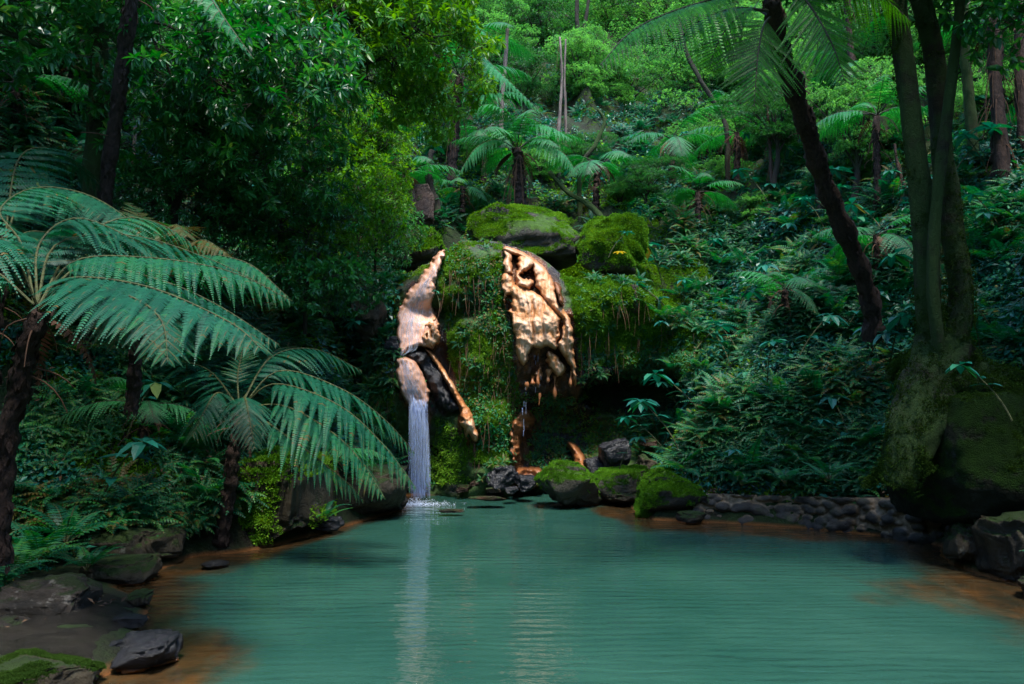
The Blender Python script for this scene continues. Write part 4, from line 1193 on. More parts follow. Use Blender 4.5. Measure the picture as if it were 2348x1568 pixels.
def tree_fern(label, base, top, L, nf, r0=.08, r1=.07, seed=0, group='tree ferns', mat='treefern', det=(20, 10), skirt=.6, el=(.5, 1.0), el1=(-.9, -.3), mids=None, width=.3, dead=3, azr=None, hero=None, protos=None, name='tree_fern'):
    base = np.array(base, float); top = np.array(top, float)
    root = empty(name, base, label, 'tree fern', group)
    g = Geo(); pts = [base - [0, 0, .2]] + (mids or []) + [top]
    fern_trunk(g, pts, r0, r1, seed, skirt)
    part('trunk', g, [M['fernbark'], M['dead']], root, True)
    rg = np.random.default_rng(seed + 5)
    for i in range(nf):
        az = 2 * math.pi * (i + rg.uniform(-.35, .35)) / nf if azr is None else rg.uniform(*azr)
        if protos:
            me = protos[rg.integers(0, len(protos))]
            o = link('frond', me, root, Vector(top - base)); o.rotation_euler = (rg.uniform(-.12, .12), rg.uniform(-.25, .25), az); o.scale = [L * rg.uniform(.85, 1.1)] * 3
        else:
            g = Geo()
            frond(g, arch(L * rg.uniform(.8, 1.1), rg.uniform(*el), rg.uniform(*el1), 14, az, top), L * width, det[0], det[1], seed=seed * 31 + i, tint0=rg.uniform(.35, .65), rstem=.012)
            part('frond', g, [M[mat], M['stemdark']], root)
    for i, pp in enumerate(hero or []):
        g = Geo(); pts, wdt, np_, npl = pp[:4]; kw = pp[4] if len(pp) > 4 else {}
        frond(g, catmull(np.array(pts), 22), wdt, np_, npl, seed=seed * 77 + i, **kw)
        part('frond', g, [M[mat], M['stemdark'] if mat == 'treefern_backlit' else M['stem']], root)
    for i in range(dead):
        g = Geo(); az = rg.uniform(0, 6.28)
        simple_frond(g, arch(L * .5, -.3, -1.5, 9, az, top), L * .1, 14, seed + i, .4)
        part('dead_frond', g, [M['dead'], M['dead']], root)
    return root

def PP(l, Y=None):
    """photo points (u, v, depth) to world points"""
    return [P(u, v, y) for u, v, y in l]

# large tree fern at the left
tree_fern('large foreground tree fern at the left edge with wide blue green fronds over the bank', P(2, 1235, 6.6), P(85, 720, 6.3), 1.6, 0, r0=.075, r1=.07, seed=3, skirt=.3, mids=PP([(22, 1000, 6.5), (50, 850, 6.4)]), dead=2, hero=[
    (PP([(90, 715, 6.3), (150, 640, 6.1), (330, 655, 5.7), (520, 735, 5.3), (600, 800, 5.1)]), 0.78, 26, 33, dict(stipe=.15, tint0=.5, rstem=.014, sag=.3)),
    (PP([(90, 710, 6.3), (180, 655, 5.9), (300, 680, 5.5), (370, 735, 5.2), (385, 830, 5.0)]), 0.62, 23, 33, dict(stipe=.2, tint0=.45, sag=.25)),
    (PP([(90, 715, 6.3), (140, 660, 6.2), (230, 650, 6.0), (270, 720, 5.8), (260, 800, 5.7)]), 0.53, 21, 24, dict(tint0=.45, stipe=.2, sag=.3)),
    (PP([(90, 700, 6.3), (190, 610, 6.6), (360, 640, 6.6), (500, 700, 6.6), (640, 790, 6.5)]), 0.58, 25, 24, dict(tint0=.4, stipe=.15, sag=.5)),
    (PP([(90, 700, 6.3), (170, 560, 6.9), (280, 500, 7.2), (380, 520, 7.4), (470, 580, 7.5)]), 0.58, 24, 21, dict(tint0=.5, stipe=.15, sag=.4)),
    (PP([(90, 705, 6.3), (170, 600, 6.3), (330, 590, 6.2), (520, 620, 6.1), (670, 690, 6.1)]), 0.53, 26, 28, dict(stipe=.15, tint0=.8, sag=.6)),
    (PP([(85, 700, 6.3), (130, 560, 6.6), (300, 540, 6.9), (470, 590, 7.1), (610, 655, 7.2)]), 0.65, 24, 25, dict(stipe=.15, tint0=.3, sag=.3)),
    (PP([(85, 700, 6.3), (90, 560, 6.6), (180, 500, 6.7), (330, 560, 6.8), (420, 610, 6.8)]), 0.62, 23, 25, dict(stipe=.2, tint0=.45, sag=.4)),
    (PP([(80, 700, 6.3), (50, 560, 6.8), (0, 480, 7.0), (90, 430, 7.6), (200, 480, 8.0)]), 0.75, 23, 25, dict(stipe=.2, tint0=.4, sag=.3)),
    (PP([(80, 700, 6.3), (-20, 620, 6.3), (-80, 680, 6.2), (-150, 800, 6.0)]), 0.69, 20, 22, dict(tint0=.4)),
    (PP([(85, 700, 6.3), (20, 560, 6.0), (-60, 560, 5.6), (-150, 650, 5.2)]), 0.62, 20, 22, dict(tint0=.4)),
])
tree_fern('second tree fern behind the large left one, broad fronds at mid left', P(-70, 1150, 8.0), P(10, 560, 8.2), 1.8, 3, r0=.09, r1=.08, seed=6, skirt=.3, dead=1, det=(22, 12), azr=(1.8, 3.5), hero=[
    (PP([(10, 560, 8.2), (60, 440, 8.4), (180, 440, 8.3), (290, 500, 8.0), (350, 590, 7.8)]), 0.78, 24, 25, dict(tint0=.4, sag=.35, stipe=.12)),
    (PP([(10, 560, 8.2), (40, 370, 8.8), (110, 340, 9.2), (190, 390, 9.6), (250, 440, 9.8)]), 0.75, 23, 22, dict(tint0=.3, sag=.3, stipe=.12)),
    (PP([(10, 560, 8.2), (80, 530, 7.9), (190, 560, 7.6), (260, 610, 7.4)]), 0.62, 23, 25, dict(tint0=.5, sag=.4, stipe=.12)),
])
tree_fern('blue grey tree fern crown rising behind the big left fronds', P(300, 900, 9.0), P(330, 680, 8.6), 1.3, 0, r0=.07, r1=.06, seed=9, skirt=.2, dead=1, hero=[
    (PP([(330, 680, 8.6), (345, 600, 8.7), (335, 520, 8.9), (300, 465, 9.1)]), 0.43, 19, 22, dict(tint0=.9, stipe=.25, sag=.1, droop=.1)),
    (PP([(330, 680, 8.6), (375, 570, 8.6), (400, 515, 8.5), (430, 540, 8.2)]), 0.43, 19, 22, dict(tint0=.9, stipe=.25, sag=.2)),
    (PP([(330, 680, 8.6), (400, 600, 8.4), (460, 550, 8.2), (520, 580, 8.0)]), 0.47, 20, 22, dict(tint0=.9, stipe=.2, sag=.3)),
    (PP([(330, 680, 8.6), (430, 590, 8.2), (560, 600, 7.8), (660, 680, 7.6)]), 0.53, 24, 22, dict(tint0=.85, stipe=.2, sag=.5)),
    (PP([(330, 680, 8.6), (260, 600, 8.6), (200, 600, 8.4), (150, 650, 8.2)]), 0.53, 20, 20, dict(tint0=.7, stipe=.2, sag=.5)),
])
# small tree fern on the left shore
tree_fern('small tree fern standing at the waterline on the left shore with fronds reaching the jet', P(510, 1245, 9.9), P(548, 935, 9.6), 1.6, 0, r0=.08, r1=.07, seed=12, skirt=.25, mids=PP([(520, 1160, 9.8), (535, 1060, 9.7)]), dead=2, hero=[
    (PP([(552, 935, 9.6), (630, 880, 9.4), (770, 925, 9.1), (870, 1010, 9.0), (955, 1120, 8.9)]), 0.65, 26, 28, dict(tint0=.6, stipe=.2, sag=.38)),
    (PP([(552, 935, 9.6), (640, 850, 9.7), (780, 890, 9.7), (880, 960, 9.7), (952, 1040, 9.7)]), 0.58, 26, 25, dict(tint0=.6, stipe=.2, sag=.35)),
    (PP([(552, 935, 9.6), (650, 930, 9.2), (760, 990, 8.9), (830, 1060, 8.8), (880, 1140, 8.7)]), 0.58, 24, 25, dict(tint0=.55, stipe=.25, sag=.38)),
    (PP([(552, 930, 9.6), (620, 820, 10.0), (720, 800, 10.3), (830, 850, 10.5)]), 0.53, 23, 22, dict(tint0=.6, stipe=.2, sag=.5)),
    (PP([(550, 930, 9.6), (600, 960, 9.2), (700, 1030, 9.0), (800, 1110, 8.9), (835, 1150, 8.9)]), 0.45, 20, 22, dict(tint0=.45, stipe=.3, sag=.38)),
    (PP([(545, 930, 9.6), (500, 900, 9.2), (470, 940, 8.9), (440, 1000, 8.7)]), 0.53, 20, 22, dict(tint0=.3, stipe=.2, sag=.5)),
    (PP([(548, 935, 9.6), (560, 910, 9.0), (570, 950, 8.6), (585, 1030, 8.4)]), 0.45, 20, 22, dict(tint0=.35, stipe=.2, sag=.4)),
    (PP([(548, 935, 9.6), (545, 860, 9.7), (555, 800, 9.8), (540, 770, 9.9)]), 0.30, 19, 20, dict(tint0=.7, stipe=.3, sag=.1)),
    (PP([(548, 935, 9.6), (480, 850, 10.2), (400, 830, 10.6), (330, 860, 10.8)]), 0.53, 20, 20, dict(tint0=.3, stipe=.2, sag=.5)),
    (PP([(548, 935, 9.6), (600, 840, 10.4), (640, 800, 10.8), (690, 800, 11.0)]), 0.50, 20, 20, dict(tint0=.5, stipe=.2, sag=.5)),
])
# leaning fern at the upper right
tree_fern('tall leaning tree fern at the upper right with a shaggy black trunk and backlit fronds', P(2000, 745, 12.4), P(1766, -10, 8.6), 1.8, 0, r0=.14, r1=.10, seed=15, skirt=.15, mat='treefern_backlit', dead=0,
    mids=PP([(1985, 660, 12.1), (1930, 520, 11.5), (1880, 390, 10.9), (1830, 250, 10.2), (1790, 110, 9.4)]), hero=[
    (PP([(1762, -5, 8.6), (1690, -12, 8.2), (1560, 20, 7.7), (1450, 70, 7.3), (1375, 150, 7.1)]), 0.62, 33, 28, dict(tint0=.6, stipe=.25, sag=.9, rstem=.02)),
    (PP([(1760, 25, 8.6), (1680, 20, 8.3), (1600, 50, 8.1), (1560, 90, 8.0), (1545, 130, 8.0)]), 0.52, 23, 28, dict(tint0=.7, stipe=.2, sag=.5, rstem=.018)),
    (PP([(1765, 40, 8.7), (1750, 60, 8.3), (1738, 120, 8.0), (1732, 190, 7.9), (1728, 245, 7.9)]), 0.75, 27, 31, dict(tint0=.3, stipe=.15, sag=.1, up=np.array([0, -1, .2]), rstem=.016)),
    (PP([(1760, 35, 8.7), (1720, 20, 8.9), (1670, 60, 9.1), (1640, 110, 9.2), (1625, 160, 9.3)]), 0.62, 23, 28, dict(tint0=.8, stipe=.2, sag=.1, up=np.array([0, -1, .3]), rstem=.016)),
    (PP([(1780, 0, 8.6), (1830, -15, 8.3), (1880, 50, 8.1), (1915, 120, 8.0), (1935, 185, 8.0)]), 0.72, 26, 31, dict(tint0=.5, stipe=.22, sag=.1, up=np.array([0, -1, .3]), rstem=.018)),
    (PP([(1780, -10, 8.6), (1880, -50, 8.6), (2000, -20, 8.5), (2090, 50, 8.4)]), 0.62, 26, 25, dict(tint0=.45, stipe=.2, sag=.5, rstem=.018)),
    (PP([(1765, -20, 8.6), (1700, -120, 8.0), (1560, -160, 7.4), (1440, -60, 6.9)]), 0.68, 23, 22, dict(tint0=.6, stipe=.2, sag=.5)),
    (PP([(1770, -20, 8.6), (1800, -160, 8.2), (1900, -220, 7.8), (2050, -160, 7.4)]), 0.68, 23, 22, dict(tint0=.6, stipe=.2, sag=.5)),
    (PP([(1765, -20, 8.6), (1770, -150, 9.5), (1740, -180, 10.3), (1700, -80, 11.0)]), 0.68, 23, 20, dict(tint0=.6, stipe=.2, sag=.5)),
])
# frond hanging in from above at the top left
tree_fern('tall tree fern above the top left whose bright frond hangs into view', P(150, 1010, 10.5), P(330, -210, 8.0), 1.8, 4, r0=.08, r1=.07, seed=19, skirt=.1, dead=0, mids=PP([(235, 500, 9.6)]), det=(18, 10), azr=(1.0, 4.5), mat='treefern_mid', hero=[
    (PP([(330, -210, 8.0), (390, -150, 7.6), (460, -40, 7.2), (520, 50, 7.0), (582, 135, 6.9)]), .26, 20, 24, dict(tint0=1.0, stipe=.1, sag=.5, rstem=.014)),
])

# middle distance tree ferns, fronds shared between plants
FP = []
for i in range(4):
    g = Geo()
    frond(g, arch(1.0, [.9, .6, .35, .15][i], [-.5, -.6, -.8, -1.1][i], 12), 0.33, 18, 11, seed=900 + i, tint0=.55, rstem=.008)
    FP.append(g.mesh('frond', [M['treefern_mid'], M['stemdark']]))
def snap(u, v, Y):
    h = hit(u, v)
    return Y if h is None else float(np.clip(h[0][1], Y * .7, Y * (1.5 if u > 1540 or u < 800 else 1.1)))
def mid_fern(label, u, v0, v1, Y, L, nf, r=.09, seed=0, skirt=1.0, lean=0, dead=4, hero=None):
    k = snap(u, v0, Y) / Y; Y *= k; L *= k * 1.15; r *= k
    h = P(u, v0, Y)
    t_ = P(u + lean, v1, Y)
    if hero: hero = [(PP([(a_, b_, c_ * k) for a_, b_, c_ in pp]), w_ * k, n1, n2, kw) for pp, w_, n1, n2, kw in hero]
    return tree_fern(label, h, t_, L, nf, hero=hero, mat='treefern_mid', r0=r, r1=r * .85, seed=seed, protos=FP, skirt=skirt, dead=dead)
mid_fern('shaggy tree fern directly above the domed crest boulder with a skirt of dead stalks', 1192, 465, 345, 18.0, 1.45, 9, .13, 41, 1.6, -6, 8, hero=[([(1186, 345, 18), (1215, 290, 17.6), (1260, 290, 17.3), (1312, 320, 17.0)], .6, 19, 14, dict(tint0=.95, stipe=.2, sag=.4)), ([(1186, 345, 18), (1170, 270, 17.6), (1120, 240, 17.3), (1060, 260, 17.1)], .6, 19, 14, dict(tint0=.8, stipe=.2, sag=.4)), ([(1186, 345, 18), (1240, 330, 17.4), (1290, 350, 17.0), (1325, 400, 16.8)], .55, 19, 14, dict(tint0=.75, stipe=.2, sag=.5)), ([(1186, 345, 18), (1140, 320, 17.5), (1090, 340, 17.2), (1050, 400, 17.0)], .5, 19, 14, dict(tint0=.6, stipe=.2, sag=.5))])
mid_fern('tree fern with a crown low in the gap right of the shaggy one', 1362, 490, 378, 20.0, 1.3, 10, .09, 42, .8, 10)
mid_fern('tall tree fern left of centre with one long frond sweeping right', 1035, 400, 175, 18.5, 1.6, 7, .11, 43, 1.2, 16, hero=[([(1051, 175, 18.5), (1090, 120, 18.0), (1150, 170, 17.5), (1225, 242, 17.2)], .62, 20, 14, dict(tint0=.9, stipe=.12, sag=.5)), ([(1051, 175, 18.5), (1100, 215, 17.8), (1180, 212, 17.4), (1245, 262, 17.2)], .55, 20, 14, dict(tint0=.7, stipe=.2, sag=.5)), ([(1051, 175, 18.5), (1060, 100, 18.0), (1100, 70, 17.6), (1135, 100, 17.4)], .5, 18, 12, dict(tint0=.95, stipe=.2, sag=.4)), ([(1051, 175, 18.5), (1010, 210, 18.0), (960, 240, 17.6), (900, 290, 17.2)], .5, 18, 12, dict(tint0=.6, stipe=.2, sag=.5))])
mid_fern('tree fern with dark trunk among the bright leaves left of the crest', 865, 400, 268, 18.0, 1.4, 9, .08, 44, .6, 8)
mid_fern('small tree fern whose fronds droop beside the black stump', 1060, 470, 430, 18.2, .95, 8, .06, 45, .4, 0, 2)
mid_fern('tree fern crown near the top centre behind the tall frond', 1075, 260, 85, 21.0, 1.6, 8, .09, 46, .8, 10)
mid_fern('tree fern crown with pale stalks over the right bush', 1690, 430, 305, 17.5, 1.3, 8, .07, 47, .8, 0)
mid_fern('slender tree fern beside the lichen trunk on the right slope', 1962, 420, 150, 13.5, 1.15, 8, .06, 48, .5, 6)
mid_fern('blue green tree fern crown right of the lichen trunk', 2010, 500, 265, 14.0, 1.1, 9, .06, 49, .5, 0)
mid_fern('far right tree fern behind the ragged trunk', 2290, 420, 60, 13.0, 1.3, 7, .10, 50, 1.0, -6)
mid_fern('low fern tree on the bank left of the upper chute', 730, 720, 560, 13.6, 1.15, 9, .06, 51, .5, 4)
mid_fern('bright tree fern whose fronds overhang the angular crest boulder', 790, 640, 545, 13.4, 1.25, 8, .06, 52, .4, 10, 2)
mid_fern('small tree fern rooted on the brown shore boulder left of the jet', 748, 1110, 1045, 11.8, .8, 8, .05, 53, .5, 0, 4)
mid_fern('tree fern low on the right slope under the leaning trunk', 1800, 760, 660, 13.2, .85, 8, .05, 54, .4, 0, 2)
mid_fern('dim tree fern high at the left edge', 40, 330, 190, 14.0, 1.4, 8, .08, 55, .5, 0, 2)
mid_fern('tree fern in the shade between the left trunks', 560, 560, 500, 13.0, .9, 7, .05, 56, .4, 0, 2)

mid_fern('tree fern half hidden in the bushes between the twin snags and the right bush', 1540, 400, 320, 18.5, 1.2, 8, .07, 57, .6, 0, 2)
mid_fern('tree fern above the bright mossy mound on the right', 1600, 520, 440, 17.0, 1.0, 8, .06, 58, .5, 0, 2)
mid_fern('tree fern crown under the long sweeping frond', 1110, 400, 300, 20.0, 1.2, 8, .07, 59, .6, 0, 2)
mid_fern('tree fern peeping out between the light green bushes left of the crest', 930, 480, 400, 17.0, 1.1, 8, .06, 60, .5, 0, 2)
mid_fern('dim tree fern on the dark slope right of the leaning trunk', 2010, 640, 540, 13.0, 1.0, 8, .05, 61, .4, 0, 2)
mid_fern('tree fern on the upper right slope between the stub trunk and the forked tree', 1900, 330, 250, 15.0, 1.2, 8, .06, 62, .5, 0, 2)
mid_fern('tree fern high in the shade at the upper left', 170, 260, 150, 14.0, 1.3, 8, .07, 63, .5, 0, 2)
mid_fern('low tree fern on the dark left bank behind the small tree fern', 330, 1010, 930, 10.6, .9, 7, .05, 64, .4, 0, 1)
# ------------------------------------------------------------------ trees
def branchy(root, tip_list, start, r0, mat, name='branch', seed=0, nm=7):
    rg = np.random.default_rng(seed)
    g = Geo()
    for tip in tip_list:
        tip = np.array(tip); m = (start + tip) / 2 + rg.normal(0, .12, 3) * np.linalg.norm(tip - start) + [0, 0, .12 * np.linalg.norm(tip - start)]
        pts = bez([start, m, tip], nm); pts[1:-1] += rg.normal(0, .02, (nm - 2, 3)) * np.linalg.norm(tip - start)
        tube(g, pts, np.linspace(r0, r0 * .2, nm), 6, cap=False, rough=.2)
    part(name, g, mat, root, True)

SPR = {}
def sprays(kind):
    if kind not in SPR:
        if kind == 'whorl': SPR[kind] = [whorl_spray_t(200 + i, .42, .13, False, 4, 8, .45) for i in range(5)]
        if kind == 'broad': SPR[kind] = [whorl_spray_t(220 + i, .40, .12, True, 4, 6, .35) for i in range(5)]
        if kind == 'small': SPR[kind] = [whorl_spray_t(240 + i, .34, .075, False, 6, 7, .0) for i in range(5)]
        if kind == 'fine': SPR[kind] = [whorl_spray_t(260 + i, .36, .085, True, 6, 6, -.15) for i in range(5)]
    return SPR[kind]

def leafy_crown(g, blobs, kind, dens, seed, size=1.0, shell=.5, flat=1.0):
    """blobs: (centre xyz, radii xyz); sprays spread through each blob, more near its skin"""
    rg = np.random.default_rng(seed); T = []; D = []; Bt = []
    for c, r in blobs:
        c = np.array(c, float); r = np.array(r, float)
        n = max(6, int(dens * (r[0] * r[2] + r[0] * r[1] + r[1] * r[2]) * 3))
        d = rand_dirs(n, rg); d[:, 2] = np.abs(d[:, 2]) * .85 + d[:, 2] * .15 if flat < 1 else d[:, 2]
        rad = rg.uniform(shell, 1.0, n) ** .6
        # hollows: clumps follow noise
        k = fbm(d * 2.2 + c * .7, 3, seed) * .35
        rad = rad * (1 + k)
        T.append(c + d * rad[:, None] * r); D.append(d * [1, 1, .5] + [0, 0, .15] + rg.normal(0, .35, (n, 3)))
        Bt.append(np.full(n, rg.normal(0, .1)))
    T = np.concatenate(T); D = np.concatenate(D); Bt = np.concatenate(Bt) + rg.normal(0, .08, len(T))
    sp = sprays(kind); w = rg.integers(0, len(sp), len(T))
    for i, s_ in enumerate(sp):
        m = w == i
        if m.any(): merge_inst(g, s_, frames(D[m], UP + rg.normal(0, .3, (m.sum(), 3))), T[m], size * rg.uniform(.75, 1.2, m.sum()), Bt[m])

def tree(name, label, cat, base, trunk, r, blobs, kind, leafm, dens, seed, group, barkm='bark', size=1.0, shell=.5, rough=.2, flat=1.0, r1=.4, nb=1.0):
    base = np.array(base, float)
    root = empty(name, base, label, cat, group)
    pts = catmull(np.array([base - [0, 0, .3]] + list(trunk)), 30)
    g = Geo(); tube(g, pts, np.linspace(r, r * r1, 30), 12, rough=rough, seed=seed, freq=3)
    part('trunk', g, M[barkm], root, True)
    rg = np.random.default_rng(seed)
    tips = [np.array(c) + rand_dirs(1, rg)[0] * np.array(rr) * .4 for c, rr in blobs for _ in range(max(1, int(2 * nb)))]
    g = Geo()
    for tip in tips:
        i = int(rg.uniform(.45, .98) * 29); st = pts[i]
        d = np.linalg.norm(tip - st)
        mid = (st + tip) / 2 + [0, 0, .15 * d] + rg.normal(0, .08, 3) * d
        pp = bez([st, mid, tip], 9); pp[1:-1] += rg.normal(0, .015, (7, 3)) * d
        tube(g, pp, np.linspace(r * .4, r * .07, 9), 6, cap=False, rough=.2)
        for j in range(3):
            s2 = pp[rg.integers(4, 8)]; e = tip + rand_dirs(1, rg)[0] * .5
            tube(g, bez([s2, (s2 + e) / 2 + rg.normal(0, .1, 3), e], 6), [r * .12, r * .03], 4, cap=False)
    part('branches', g, M[barkm], root, True)
    g = Geo(); leafy_crown(g, blobs, kind, dens, seed, size, shell, flat)
    part('crown', g, [leafm if not isinstance(leafm, str) else M[leafm], M['twig']], root)
    return root

def bl(u, v, Y, ru, rv, rd=None):
    """blob from photo position/size at depth Y"""
    k = Y / F
    return (P(u, v, Y), (ru * k, rd if rd else (ru + rv) * k * .5, rv * k))

TG = 'broadleaf trees on the slopes'
tree('broadleaf_tree', 'dark tree with drooping whorls of long leathery leaves at the upper left', 'tree', P(380, 560, 10.8), [P(400, 470, 10.8), P(430, 340, 10.6), P(470, 220, 10.4), P(520, 60, 10)], .09,
     [bl(330, 170, 9.6, 90, 60, .6), bl(460, 150, 9.2, 110, 60, .6), bl(580, 190, 9.4, 110, 70, .6), bl(700, 210, 9.8, 110, 70, .7), bl(640, 110, 9.8, 110, 60, .6), bl(380, 320, 10.4, 110, 60, .5), bl(500, 370, 10.6, 120, 70, .5), bl(640, 340, 10.4, 120, 80, .6),
      bl(480, 280, 10.3, 90, 50, .5), bl(310, 60, 9.6, 80, 50, .5)], 'whorl', 'leather', 17, 61, TG, size=1.05)
tree('broadleaf_tree', 'overhanging tree with narrow yellow green leaves on black twigs at top centre left', 'tree', P(650, 560, 13.0), [P(700, 400, 12.6), P(740, 200, 12.0), P(800, 20, 11.5), P(850, -120, 11)], .10,
     [bl(740, 60, 11, 120, 60, .7), bl(860, 90, 11, 120, 80, .7), bl(960, 60, 11, 100, 90, .7), bl(1020, 150, 11.4, 70, 80, .6), bl(880, 190, 11.6, 100, 70, .6), bl(780, -40, 11, 160, 60, .8), bl(960, -50, 11, 140, 60, .8), bl(640, -10, 10.6, 120, 60, .6), bl(960, 240, 12, 60, 40, .5), bl(560, -60, 10.5, 120, 60, .6)], 'whorl', 'bright', 17, 62, TG, size=.9)
tree('broadleaf_tree', 'light green tree with small bright leaves left of the crest', 'tree', P(760, 600, 15.5), [P(770, 520, 15.5), P(800, 400, 15.3), P(830, 320, 15)], .09,
     [bl(800, 290, 15, 80, 60), bl(850, 370, 15, 70, 60), bl(770, 400, 14.6, 70, 60), bl(700, 470, 14.2, 80, 50), bl(830, 450, 15, 60, 40), bl(880, 300, 15.4, 50, 50), bl(740, 320, 14.6, 60, 50)], 'small', 'bright', 30, 63, TG, size=1.1)
tree('broadleaf_tree', 'shaded tree behind the straight mossy left trunk', 'tree', P(100, 600, 13.5), [P(90, 400, 13.5), P(75, 200, 13.3), P(60, -60, 13)], .14,
     [bl(60, -20, 12, 160, 80, 1), bl(200, 40, 12.5, 120, 70, 1), bl(60, 120, 13, 110, 60, .8), bl(180, -60, 11, 160, 60, 1.2), bl(-60, 60, 12, 120, 120, 1), bl(330, 250, 13.5, 90, 60, .7), bl(130, 260, 13.8, 110, 50, .7)], 'broad', 'leather', 13, 64, TG, size=1.2)
tree('broadleaf_tree', 'straight mossy dark trunk with overhead crown at the upper left', 'tree', P(205, 560, 10.2), [P(212, 420, 10.1), P(225, 200, 9.9), P(238, -40, 9.6), P(245, -220, 9.4)], .12,
     [bl(150, -200, 9, 180, 90, 1.2), bl(20, -150, 8.4, 200, 110, 1.4), bl(-150, -60, 8.5, 150, 200, 1.3)], 'broad', 'leather', 10, 65, TG, barkm='mossbark', size=1.3, r1=.8)

SG = 'shrubs on the left bank'
tree('shrub', 'glossy mid green shrub below the whorled leaf tree', 'shrub', P(640, 620, 12.2), [P(640, 560, 12.0), P(645, 480, 11.8)], .04, [bl(600, 470, 11.6, 90, 55, .5), bl(690, 500, 11.6, 80, 50, .5), bl(560, 540, 11.4, 70, 40, .4)], 'small', 'leather', 36, 161, SG, size=1.2)
tree('shrub', 'bright yellow green shrub on the bank left of the bare brown boulder', 'shrub', P(760, 640, 13.2), [P(760, 590, 13.0), P(765, 520, 12.8)], .04, [bl(760, 500, 12.6, 80, 50, .5), bl(840, 470, 13.2, 70, 50, .5), bl(700, 570, 12.2, 60, 35, .4)], 'small', 'bright', 34, 162, SG, size=1.15)
tree('shrub', 'leafy blue green shrub hanging over the bank at mid left', 'shrub', P(700, 720, 12.2), [P(700, 680, 12.0), P(705, 640, 11.8)], .04, [bl(690, 640, 11.6, 80, 40, .4), bl(780, 650, 12.0, 70, 40, .4)], 'broad', 'leather', 30, 163, SG, size=.9)
tree('shrub', 'small light shrub between the bank boulders and the angular crest boulder', 'shrub', P(860, 640, 14.4), [P(860, 600, 14.2), P(862, 560, 14)], .03, [bl(860, 560, 13.8, 55, 35, .4), bl(890, 520, 14.6, 45, 40, .4)], 'small', 'midleaf', 36, 164, SG, size=1.0)
tree('shrub', 'shrub with fine leaves glinting in the shade behind the big left fronds', 'shrub', P(450, 600, 11.4), [P(450, 540, 11.2), P(450, 470, 11)], .04, [bl(430, 470, 10.8, 90, 45, .4), bl(520, 450, 10.9, 70, 40, .4), bl(350, 450, 10.8, 70, 35, .4)], 'small', 'leather', 30, 165, SG, size=1.2)
# background canopy on the rising slope
BGT = [(1090, 30, 24, 90, 55), (1190, 60, 27, 110, 60), (1310, 20, 30, 120, 60), (1255, 110, 25, 100, 50), (1350, 140, 23, 90, 55), (1440, 60, 30, 110, 60), (1560, 30, 28, 120, 60), (1425, 185, 23, 85, 50), (1500, 225, 21, 85, 45),
       (1530, 120, 25, 110, 60), (1640, 60, 25, 120, 70), (1440, 290, 20, 80, 40), (1595, 215, 22, 110, 70), (1700, 180, 22, 110, 70), (1525, 345, 18.5, 95, 40), (1140, 160, 23, 80, 50), (960, 120, 20, 120, 70), (900, 20, 21, 130, 70),
       (1180, -30, 32, 130, 50), (1770, 90, 22, 130, 80), (1860, 170, 19, 120, 70), (640, 150, 19, 130, 80), (480, 60, 19, 130, 80), (1990, 60, 18, 130, 80), (2120, 150, 17, 130, 90), (2260, 60, 16, 140, 90), (790, 130, 19, 110, 70), (1235, 225, 22, 70, 40),
       (1030, 250, 22, 80, 45), (1390, 350, 20, 60, 35), (1650, 310, 19, 90, 50), (1780, 250, 18, 90, 50), (1900, 60, 20, 130, 70), (1120, -60, 30, 140, 60), (1400, -30, 33, 150, 60), (1690, -30, 28, 150, 70), (330, 150, 17, 120, 80), (150, 130, 16, 130, 90), (20, 60, 15, 140, 90), (1960, 240, 16, 90, 50), (2290, 200, 14.5, 90, 60),
       (1290, 300, 21, 60, 30), (960, 330, 19, 70, 40), (1580, 420, 17.5, 80, 35), (1340, -90, 36, 160, 60), (1540, -70, 34, 160, 60), (1240, 170, 26, 80, 50), (1340, 200, 22, 80, 50), (1180, 200, 22, 70, 50)]
adj = ['airy', 'dense', 'pale', 'rounded', 'tiered', 'spreading', 'yellow green', 'fine leaved']
PR = []
for i in range(5):
    # four reusable crown shapes built of flat pads, unit size about 2.2 m
    g = Geo(); rg = np.random.default_rng(700 + i)
    blobs = []
    for k in range(26):
        a = rg.uniform(0, 6.28); r_ = rg.uniform(0, 2.3) ** .9; z = rg.uniform(-1.8, 1.1)
        r_ *= math.sqrt(max(.1, 1 - (z / 1.5) ** 2))
        blobs.append(((math.cos(a) * r_, math.sin(a) * r_, z), (rg.uniform(.3, .85), rg.uniform(.3, .85), rg.uniform(.16, .36))))
    leafy_crown(g, blobs, 'fine', 13, 710 + i, .95, .55, .5)
    g2 = Geo(); root_ = np.array([0, 0, -2.6])
    for c, r_ in blobs:
        c = np.array(c); tube(g2, bez([root_ + [0, 0, rg.uniform(0, 1.5)], root_ * .3 + c * .4, c], 8), [.06, .012], 5, cap=False, rough=.2)
    g3 = Geo(); tube(g3, catmull([(0.1, 0, -6), (0.25, .1, -4), (0, 0, -2.4), (.1, 0, -.5)], 20), [.15, .13, .1, .04], 10, rough=.2)
    PR.append((g.mesh('crown', [M['midleaf' if i in (1, 3) else 'pale'], M['twig']]), g2.mesh('branches', M['bark'], True), g3.mesh('trunk', M['bark'], True)))
